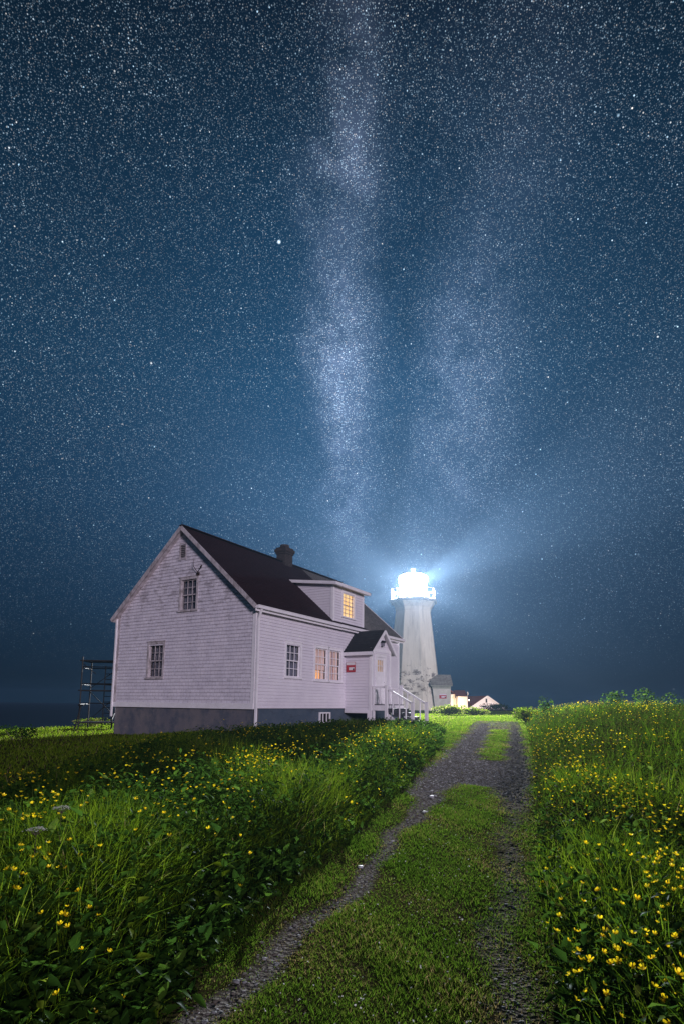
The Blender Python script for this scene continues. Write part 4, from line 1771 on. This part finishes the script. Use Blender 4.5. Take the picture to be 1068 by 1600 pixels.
def meadow(nm, pts, n_bl, left, label):
    x, y = pts(n_bl)
    e = edge_h(x, y, left)
    hp = patch(x, y, 1.1, 1 if left else 4)
    # grassy patches vs leafy patches
    h = (.26 + .36 * rng.uniform(0, 1, len(x)) ** 1.4) * (.62 + .75 * hp) * e * (1 if left else 1.1)
    k = rng.uniform(0, 1, len(x)) < np.clip(.35 + hp * .9, 0, 1) * np.interp(y, [1.5, 2.6, 3.8, 5], [.30, .45, .9, 1])
    x, y, h = x[k], y[k], h[k]
    wdt = np.maximum(rng.uniform(.004, .010, len(x)), .0011 * y * rng.uniform(.6, 1.2, len(x)))
    V1, q1, t1, m1 = blades(x, y, h * 1.08, wdt, rng.uniform(.10, .80, len(x)), 3, wind=(.04, -.03))
    tn_ = np.clip(rng.normal(.48, .20, len(x)) + .25 * (hp[k] - .5), 0, 1)
    if not left:
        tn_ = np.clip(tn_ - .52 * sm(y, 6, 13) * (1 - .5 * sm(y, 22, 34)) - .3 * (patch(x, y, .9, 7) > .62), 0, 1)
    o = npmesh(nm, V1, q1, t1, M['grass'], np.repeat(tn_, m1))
    tag(o, label, 'grass', kind='stuff')


meadow('meadow_grass', left_pts, 150000, True, 'tall wild grass between the track and the cottage')
meadow('meadow_grass', right_pts, 100000, False, 'tall wild grass on the bank right of the track')


def foliage(nm, pts, nplants, per, left, matname, label, smin, smax, hmul=1.0, cond=None):
    x, y = pts(nplants)
    if cond is not None:
        k = cond(x, y)
        x, y = x[k], y[k]
    e = edge_h(x, y, left) * hmul
    H = rng.uniform(.25, .62, len(x)) * e
    npl = len(x)
    rep = per
    X = np.repeat(x, rep) + rng.normal(0, .05, npl * rep)
    Y = np.repeat(y, rep) + rng.normal(0, .05, npl * rep)
    HH = np.repeat(H, rep)
    Zf = rng.uniform(.15, 1.0, npl * rep) ** .7
    Z = gz(X, Y) + HH * Zf
    sz = rng.uniform(smin, smax, npl * rep) * (1 + .03 * Y)
    if hmul > 1.2:
        X += (Zf - .5) * 0
    V1, tr, m1 = leaves(X, Y, Z, sz)
    tint = np.repeat(np.clip(rng.normal(.5, .22, npl * rep), 0, 1), m1)
    # stems
    V2, q2, t2, m2_ = blades(x, y, H, np.full(npl, .004) + .0005 * y, rng.uniform(0, .15, npl), 2)
    off = len(V1)
    o = npmesh(nm, np.concatenate([V1, V2]), q2 + off, np.concatenate([tr, t2 + off]), M[matname], np.concatenate([tint, np.full(len(V2), .4)]))
    tag(o, label, 'wild plants', kind='stuff')


foliage('meadow_plants', left_pts, 11000, 9, True, 'leaf', 'leafy wild plants mixed into the meadow left of the track', .025, .085)
foliage('meadow_plants', left_pts, 5200, 8, True, 'leaf', 'broad dark leaves crowding the near meadow left of the track', .045, .12, 1.05, lambda x, y: (y < 4.6) & (rng.uniform(0, 1, len(x)) < np.interp(y, [1.5, 3, 4.6], [1, .65, .08])))
foliage('meadow_plants', left_pts, 3000, 16, True, 'leaf', 'dense dark leafy weeds beside the cottage steps', .04, .09, .92, lambda x, y: (y > 11.5) & (x > -1.5))
foliage('meadow_plants', right_pts, 14000, 9, False, 'weed', 'olive leafy weeds covering the bank right of the track', .02, .06, 1.0, lambda x, y: (y > 5.5) | (rng.uniform(0, 1, len(x)) < .15))
foliage('meadow_plants', right_pts, 6000, 9, False, 'leaf', 'broad green leaves low in the meadow right of the track', .03, .09, .95, lambda x, y: y < 9)

# --- clover heads and white specks standing in for dew glints in the turf
n = 700
y = logY(n, 2.4, 20)
xl, xr = interp(y, LRp) + .1, interp(y, XRp) + .3
x = xl + (xr - xl) * rng.uniform(0, 1, n)
k = gravel_w(x, y) < .35
x, y = x[k], y[k]
V1, tr, m1 = leaves(np.repeat(x, 2), np.repeat(y, 2), np.repeat(gz(x, y) + rng.uniform(.02, .05, len(x)), 2), np.repeat(rng.uniform(.005, .011, len(x)), 2), ratio=1.0)
o = npmesh('clover_glint_specks', V1, None, tr, M['white_petal'], np.repeat(rng.uniform(0, 1, len(V1) // m1), m1))
tag(o, 'tiny white clover heads and painted dew glints dotted through the turf', 'clover', kind='stuff')

# --- gravel stones
ico = np.array([(0, 0, 1), (.894, 0, .447), (.276, .851, .447), (-.724, .526, .447), (-.724, -.526, .447), (.276, -.851, .447),
                (.724, .526, -.447), (-.276, .851, -.447), (-.894, 0, -.447), (-.276, -.851, -.447), (.724, -.526, -.447), (0, 0, -1)])
icf = np.array([(0, 1, 2), (0, 2, 3), (0, 3, 4), (0, 4, 5), (0, 5, 1), (1, 6, 2), (2, 7, 3), (3, 8, 4), (4, 9, 5), (5, 10, 1), (2, 6, 7), (3, 7, 8), (4, 8, 9), (5, 9, 10), (1, 10, 6),
                (6, 11, 7), (7, 11, 8), (8, 11, 9), (9, 11, 10), (10, 11, 6)])


def stones(x, y, r):
    n = len(x)
    vv = ico[None] * (1 + rng.uniform(-.28, .28, (n, 12, 1)))
    vv = vv * np.stack([rng.uniform(.7, 1.4, n), rng.uniform(.7, 1.4, n), rng.uniform(.25, .5, n)], -1)[:, None, :] * r[:, None, None]
    a = rng.uniform(0, 6.28, n)
    c, s = np.cos(a)[:, None], np.sin(a)[:, None]
    X = vv[:, :, 0] * c - vv[:, :, 1] * s
    Y = vv[:, :, 0] * s + vv[:, :, 1] * c
    P = np.stack([X + x[:, None], Y + y[:, None], vv[:, :, 2] + (gz(x, y) + r * .2)[:, None]], -1)
    return P.reshape(-1, 3), (icf[None] + (np.arange(n) * 12)[:, None, None]).reshape(-1, 3)


n = 110000
y = logY(n, 2.0, 34)
xl, xr = interp(y, XLp), interp(y, XRp)
x = xl + (xr - xl) * rng.uniform(0, 1, n)
g_ = gravel_w(x, y)
k = rng.uniform(0, 1, n) < np.clip(g_ * 1.3 - .25, 0, 1) * np.interp(y, [2, 5, 8, 9.5], [.45, .45, .6, 1])
x, y = x[k], y[k]
r = np.exp(rng.normal(math.log(.0046), .5, len(x))) * (1 + .07 * y)
V1, tr = stones(x, y, np.clip(r, .002, .024))
M['gravel'] = leafmat('gravel_stone', [(0, (.062, .052, .042)), (.5, (.120, .108, .096)), (.62, (.165, .163, .170)), (.9, (.24, .237, .25)), (1, (.42, .42, .42))], 0.0, .4, .002)
o = npmesh('gravel', V1, None, tr, M['gravel'], np.repeat(np.clip(rng.normal(.40 + .22 * sm(y, 6, 10), .24, len(x)), 0, 1), 12))
tag(o, 'loose grey gravel lying in the wheel ruts', 'gravel', kind='stuff')
# a few larger pale stones
for (px_, py_, r_, lb) in ((.18, 5.05, .028, 'pale stone in the left rut nearest the camera'), (1.30, 8.35, .05, 'white flat stone on the left rut beside the weeds'),
                           (1.05, 7.3, .035, 'pale grey stone on the left rut below the white flat stone')):
    V1, tr = stones(np.array([px_]), np.array([py_]), np.array([r_]))
    o = npmesh('stone', V1, None, tr, M['stone'])
    tag(o, lb, 'stone')

# --- buttercups ------------------------------------------------------
def cup_mesh(name, seed):
    rs = random.Random(seed)
    mb = MB()
    R = rs.uniform(.012, .016)
    for k in range(5):
        a = 2 * math.pi * k / 5 + rs.uniform(-.15, .15)
        opn = rs.uniform(.75, 1.05)
        def P_(rr, da, z):
            return (rr * math.cos(a + da), rr * math.sin(a + da), z)
        mb.quad(P_(.001, 0, 0), P_(R * .6 * opn, -.5, R * .22), P_(R * opn, -.34, R * .62), P_(R * 1.05 * opn, 0, R * .66), P_(R * opn, .34, R * .62), P_(R * .6 * opn, .5, R * .22))
    mb.lathe([(.0, .002), (R * .35, .004), (R * .4, .001)], 6)
    me = bpy.data.meshes.new(name)
    me.from_pydata(mb.v, [], mb.f)
    me.materials.append(M['petal'])
    at_ = me.attributes.new('tint', 'FLOAT', 'POINT')
    at_.data.foreach_set('value', [rs.uniform(.1, .9)] * len(mb.v))
    return me


def stem_mesh(name, seed):
    rs = random.Random(seed)
    mb = MB()
    bx_, by_ = rs.uniform(-.05, .05), rs.uniform(-.05, .05)
    pts = [Vector((0, 0, 0)), Vector((bx_ * .15, by_ * .15, -.10)), Vector((bx_ * .5, by_ * .5, -.22)), Vector((bx_, by_, -.42))]
    for k in range(3):
        mb.tube(pts[k], pts[k + 1], .0012, 4, .0014, cap=False)
    me = bpy.data.meshes.new(name)
    me.from_pydata(mb.v, [], mb.f)
    me.materials.append(M['grass'])
    at_ = me.attributes.new('tint', 'FLOAT', 'POINT')
    at_.data.foreach_set('value', [.4] * len(mb.v))
    return me


def cluster(cx, cy, rx, ry, n, h0, h1):
    k = max(3, n // 11)
    sx_, sy_ = rng.normal(cx, rx, k), rng.normal(cy, ry, k)
    pick = (rng.uniform(0, 1, n) ** 1.6 * k).astype(int)
    sp_r = .05 + .018 * cy
    return np.stack([sx_[pick] + rng.normal(0, sp_r, n), sy_[pick] + rng.normal(0, sp_r * 1.3, n), rng.uniform(h0, h1, n)], -1)
    return np.stack([rng.normal(cx, rx, n), rng.normal(cy, ry, n), rng.uniform(h0, h1, n)], -1)


def top_at(x, y, left):
    return gz(x, y) + .46 * edge_h(x, y, left)


C_l = np.concatenate([cluster(-1.25, 2.45, .22, .25, 34, 0, .08), cluster(-1.70, 3.1, .25, .30, 34, 0, .08), cluster(-2.0, 4.6, .5, .5, 45, 0, .10), cluster(-1.3, 4.6, .45, .55, 80, .02, .12), cluster(-.9, 6.6, .7, .7, 110, 0, .12),
                      cluster(-.5, 8.5, .8, 1.0, 190, 0, .14), cluster(-2.6, 7.5, .8, 1.2, 110, 0, .1), cluster(-2.3, 12, 1.6, 2.5, 240, 0, .12),
                      cluster(1.2, 14, 1.0, 2.6, 260, 0, .15), cluster(-3.5, 15.5, .9, 1.6, 80, 0, .15), cluster(-4.0, 8.3, .6, .9, 40, 0, .04)])
C_r = np.concatenate([cluster(1.30, 2.35, .18, .22, 26, -.02, .08), cluster(1.45, 2.75, .20, .25, 46, -.03, .08), cluster(1.75, 3.4, .35, .40, 60, -.02, .08), cluster(2.1, 4.4, .40, .60, 70, -.03, .08), cluster(2.6, 5.8, .35, .8, 110, 0, .08),
                      cluster(3.1, 8.0, .40, 1.2, 200, 0, .1), cluster(4.3, 11, .7, 1.8, 280, 0, .14), cluster(7.5, 16, 2.6, 3.5, 520, 0, .16), cluster(6.5, 9.5, 1.4, 1.4, 180, 0, .12),
                      cluster(12, 25, 4.2, 5, 620, 0, .2), cluster(18, 33, 5, 6, 500, 0, .2)])
fl = []
for C_, left in ((C_l, True), (C_r, False)):
    x, y, dh = C_.T
    if left:
        ok = (x < interp(y, XLp) - .05) & (x > xb_left(y) - .8) & ~in_house(x, y, .1) & (y > 1.6)
    else:
        ok = (x > interp(y, XRp) + .02) & (y > 1.9) & (y < 46)
    x, y, dh = x[ok], y[ok], dh[ok]
    z = gz(x, y) + .56 * edge_h(x, y, left) + dh + rng.uniform(-.13, .05, len(x))
    fl.append(np.stack([x, y, z, np.full(len(x), 1.0 if left else 0.0)], -1))
fl = np.concatenate(fl)
# what the frame could show, nearest first
inview = (np.abs(fl[:, 0]) < .64 * fl[:, 1] + .2) & (fl[:, 2] - EYE > -.60 * fl[:, 1] - .1)
order = np.argsort(np.where(inview, fl[:, 1], 1e6))
fl = fl[order]
NEAR = 290
cups = [cup_mesh('flower_head', k) for k in range(7)]
stems = [stem_mesh('stem', k) for k in range(5)]
for i in range(NEAR):
    x, y, z, lf = fl[i]
    e = bpy.data.objects.new('buttercup', None)
    e.empty_display_size = .02
    col.objects.link(e)
    e.location = (x, y, z - .40)
    if lf > .5:
        tag(e, 'open yellow buttercup in the near meadow left of the track', 'flower', 'near buttercups left of the track')
    else:
        tag(e, 'open yellow buttercup in the near meadow right of the track', 'flower', 'near buttercups right of the track')
    a = bpy.data.objects.new('flower_head', random.choice(cups))
    b_ = bpy.data.objects.new('stem', random.choice(stems))
    for o_, zz in ((a, .40), (b_, .40)):
        col.objects.link(o_)
        o_.parent = e
        o_.location = (0, 0, zz)
    a.rotation_euler = (random.uniform(-.7, .7), random.uniform(-.7, .7), random.uniform(0, 6.28))
    s_ = random.uniform(.8, 1.35)
    a.scale = (s_, s_, s_)
rest = fl[NEAR:]
n = len(rest)
R = (.0125 + .00032 * rest[:, 1]) * rng.uniform(.7, 1.15, n)
az = rng.uniform(0, 6.28, n)
tlx, tly = rng.normal(0, .35, n), rng.normal(0, .35, n)
ring = []
cen = np.stack([rest[:, 0], rest[:, 1], rest[:, 2] - R * .3], -1)
for k in range(5):
    a = az + 2 * np.pi * k / 5
    cx, cyy = np.cos(a) * R, np.sin(a) * R
    ring.append(np.stack([rest[:, 0] + cx, rest[:, 1] + cyy, rest[:, 2] + R * .3 + cx * tlx + cyy * tly], -1))
V1 = np.stack([cen] + ring, 1).reshape(-1, 3)
b_ = np.arange(n) * 6
tr = np.concatenate([np.stack([b_, b_ + 1 + k, b_ + 1 + (k + 1) % 5], -1) for k in range(5)])
o = npmesh('buttercup_spread', V1, None, tr, M['petal'], np.repeat(rng.uniform(0, 1, n), 6))
tag(o, 'yellow buttercups scattered farther back through both meadows', 'flowers', kind='stuff')

# --- individual plants ------------------------------------------------
def clump(name, label, cat, cx, cy, rx, ry, h, n, size, matname, group=None, lobes=6, tint=.5, base=0.0):
    e = thing(name, label, cat, (cx, cy, float(gz(cx, cy))), 0, group)
    lob = [(rng.uniform(-.6, .6) * rx, rng.uniform(-.6, .6) * ry, rng.uniform(.45, .8) * h, rng.uniform(.35, .6)) for _ in range(lobes)]
    X, Y, Z = [], [], []
    for (lx, ly, lz_, lr) in lob:
        k = n // lobes
        u = rng.normal(0, 1, (k, 3))
        u /= np.linalg.norm(u, axis=1)[:, None]
        rr_ = rng.uniform(.5, 1.0, k) ** .5
        X.append(lx + u[:, 0] * rx * lr * rr_)
        Y.append(ly + u[:, 1] * ry * lr * rr_)
        Z.append(np.maximum(base, lz_ + u[:, 2] * h * .42 * rr_))
    X, Y, Z = np.concatenate(X), np.concatenate(Y), np.concatenate(Z)
    V1, tr, m1 = leaves(X, Y, Z, rng.uniform(.6, 1.3, len(X)) * size, ratio=.75)
    npmesh('foliage', V1, None, tr, M[matname], np.repeat(np.clip(rng.normal(tint, .2, len(X)), 0, 1), m1), parent=e)
    sm_ = MB()
    for (lx, ly, lz_, lr) in lob:
        sm_.tube((lx * .15, ly * .15, -.1), (lx, ly, lz_), .02 + .01 * h, 5, .008)
    sm_.build('stems', M['bark'], e)
    return e


clump('shrub', 'small knobbly shrub standing above the bank at its left end', 'shrub', 9.05, 25.3, .40, .35, 1.08, 320, .10, 'leaf', 'shrubs on the right bank', 4, .75)
clump('shrub', 'low rounded shrub in the middle of the bank skyline', 'shrub', 12.9, 27.2, .75, .5, 1.08, 620, .10, 'leaf', 'shrubs on the right bank', 6, .7)
clump('shrub', 'widest rounded shrub on the bank skyline near the right edge', 'shrub', 15.0, 27.0, 1.15, .6, 1.12, 950, .10, 'leaf', 'shrubs on the right bank', 8, .7)
clump('weed_clump', 'tall green weeds beside the far end of the track', 'weeds', 10.0, 30.5, .95, .9, .72, 2200, .10, 'grass', None, 18, .6)
clump('hedge_shrub', 'bright green hedge in front of the lighthouse annex', 'shrub', 8.2, 44.0, 1.5, .7, .70, 3000, .11, 'grass', None, 11, .8)
clump('hedge_shrub', 'lower green hedge piece right of the lighthouse annex', 'shrub', 10.4, 44.5, 1.1, .7, .55, 2200, .11, 'grass', None, 9, .8)
clump('hedge_shrub', 'dark bushy shrub hiding the foot of the far gabled building', 'shrub', 17.9, 66, 2.0, 1.0, .75, 1800, .15, 'leaf', None, 8, .25)
clump('shrub', 'dark low shrub on the lawn left of the scaffold', 'shrub', -11.0, 19.6, .75, .5, .42, 500, .08, 'leaf', None, 6, .1)
for i, (cx, cy, r_) in enumerate(((-14.4, 28.0, 1.2), (-12.6, 28.8, 1.0), (-16.0, 27.0, 1.1))):
    lb = ['leafy weeds at the lawn edge against the sea, middle clump', 'leafy weeds at the lawn edge against the sea, clump next to the scaffold', 'leafy weeds at the lawn edge against the sea, clump at the far left'][i]
    clump('weed_clump', lb, 'weeds', cx, cy, r_, .5, .38, 700, .09, 'grass', 'weeds along the shore', 7, .8)

# broad dock plants in the left foreground
def dock(label, cx, cy, h, n, size, tint):
    e = thing('dock_plant', label, 'plant', (cx, cy, float(gz(cx, cy))))
    sm_ = MB()
    sm_.tube((0, 0, -.02), (.02, .01, h), .003, 6, .002)
    sm_.build('stem', M['grass'], e)
    for k in range(n):
        a = k * 2.4 + rng.uniform(-.3, .3)
        zz = h * (.35 + .65 * k / max(1, n - 1))
        V1, tr, m1 = leaves(np.array([.01]), np.array([.01]), np.array([zz]), np.array([size * (1.15 - .5 * k / n)]), np.array([a]), np.array([rng.uniform(.1, .7)]), .55)
        npmesh('leaf', V1, None, tr, M['grass'], np.full(len(V1), tint), parent=e)


dock('pale green dock with one large lit leaf in the dark left foreground', -.98, 2.85, .52, 5, .085, .8)
dock('small two-leaved dock low in the left foreground', -1.12, 2.30, .44, 4, .06, .85)
dock('upright dock beside the buttercups at the far left', -1.30, 2.85, .52, 5, .06, .75)
dock('star-leaved weed at the edge of the dark left foreground', -1.10, 3.2, .56, 7, .06, .8)
dock('broad dock growing against the left meadow edge', -.72, 3.6, .46, 6, .08, .65)


def umbel(label, cx, cy, h):
    e = thing('umbellifer', label, 'flower', (cx, cy, float(gz(cx, cy))), 0, 'white umbel flowers')
    sm_ = MB()
    sm_.tube((0, 0, -.02), (0, 0, h), .003, 6, .002)
    X, Y, Z = [], [], []
    for k in range(14):
        a = k * 2.4
        r_ = .055 * math.sqrt((k + .5) / 14)
        p = (r_ * math.cos(a), r_ * math.sin(a), h + .05 - r_ * .3)
        sm_.tube((0, 0, h), p, .0015, 4, .001)
        for j in range(9):
            X.append(p[0] + rng.normal(0, .007))
            Y.append(p[1] + rng.normal(0, .007))
            Z.append(p[2] + rng.normal(0, .002))
    sm_.build('stem', M['bark'], e)
    V1, tr, m1 = leaves(np.array(X), np.array(Y), np.array(Z), np.full(len(X), .009), None, rng.uniform(-.2, .3, len(X)), 1.0)
    npmesh('flower_head', V1, None, tr, M['white_petal'], np.full(len(V1), .1), parent=e)


umbel('white umbel flower head, the higher of two in the left meadow', -1.90, 4.0, .60)
umbel('white umbel flower head, the lower of two in the left meadow', -1.83, 3.55, .56)

# ================================================================== haze
hz = MB()
hz.box(-1500, 1500, -520, 1500, -15, EYE + 27)
ho = hz.build('haze', bpy.data.materials.new('sea_mist'))
tag(ho, kind='stuff')
hm = ho.data.materials[0]
hm.use_nodes = True
hm.cycles.volume_sampling = 'EQUIANGULAR'
hm.cycles.homogeneous_volume = True
t = hm.node_tree
t.nodes.clear()
oo = t.nodes.new('ShaderNodeOutputMaterial')
pv = t.nodes.new('ShaderNodeVolumePrincipled')
pv.inputs['Color'].default_value = (.44, .68, 1.0, 1)
pv.inputs['Density'].default_value = .00021
pv.inputs['Anisotropy'].default_value = 0.5
t.links.new(pv.outputs[0], oo.inputs['Volume'])
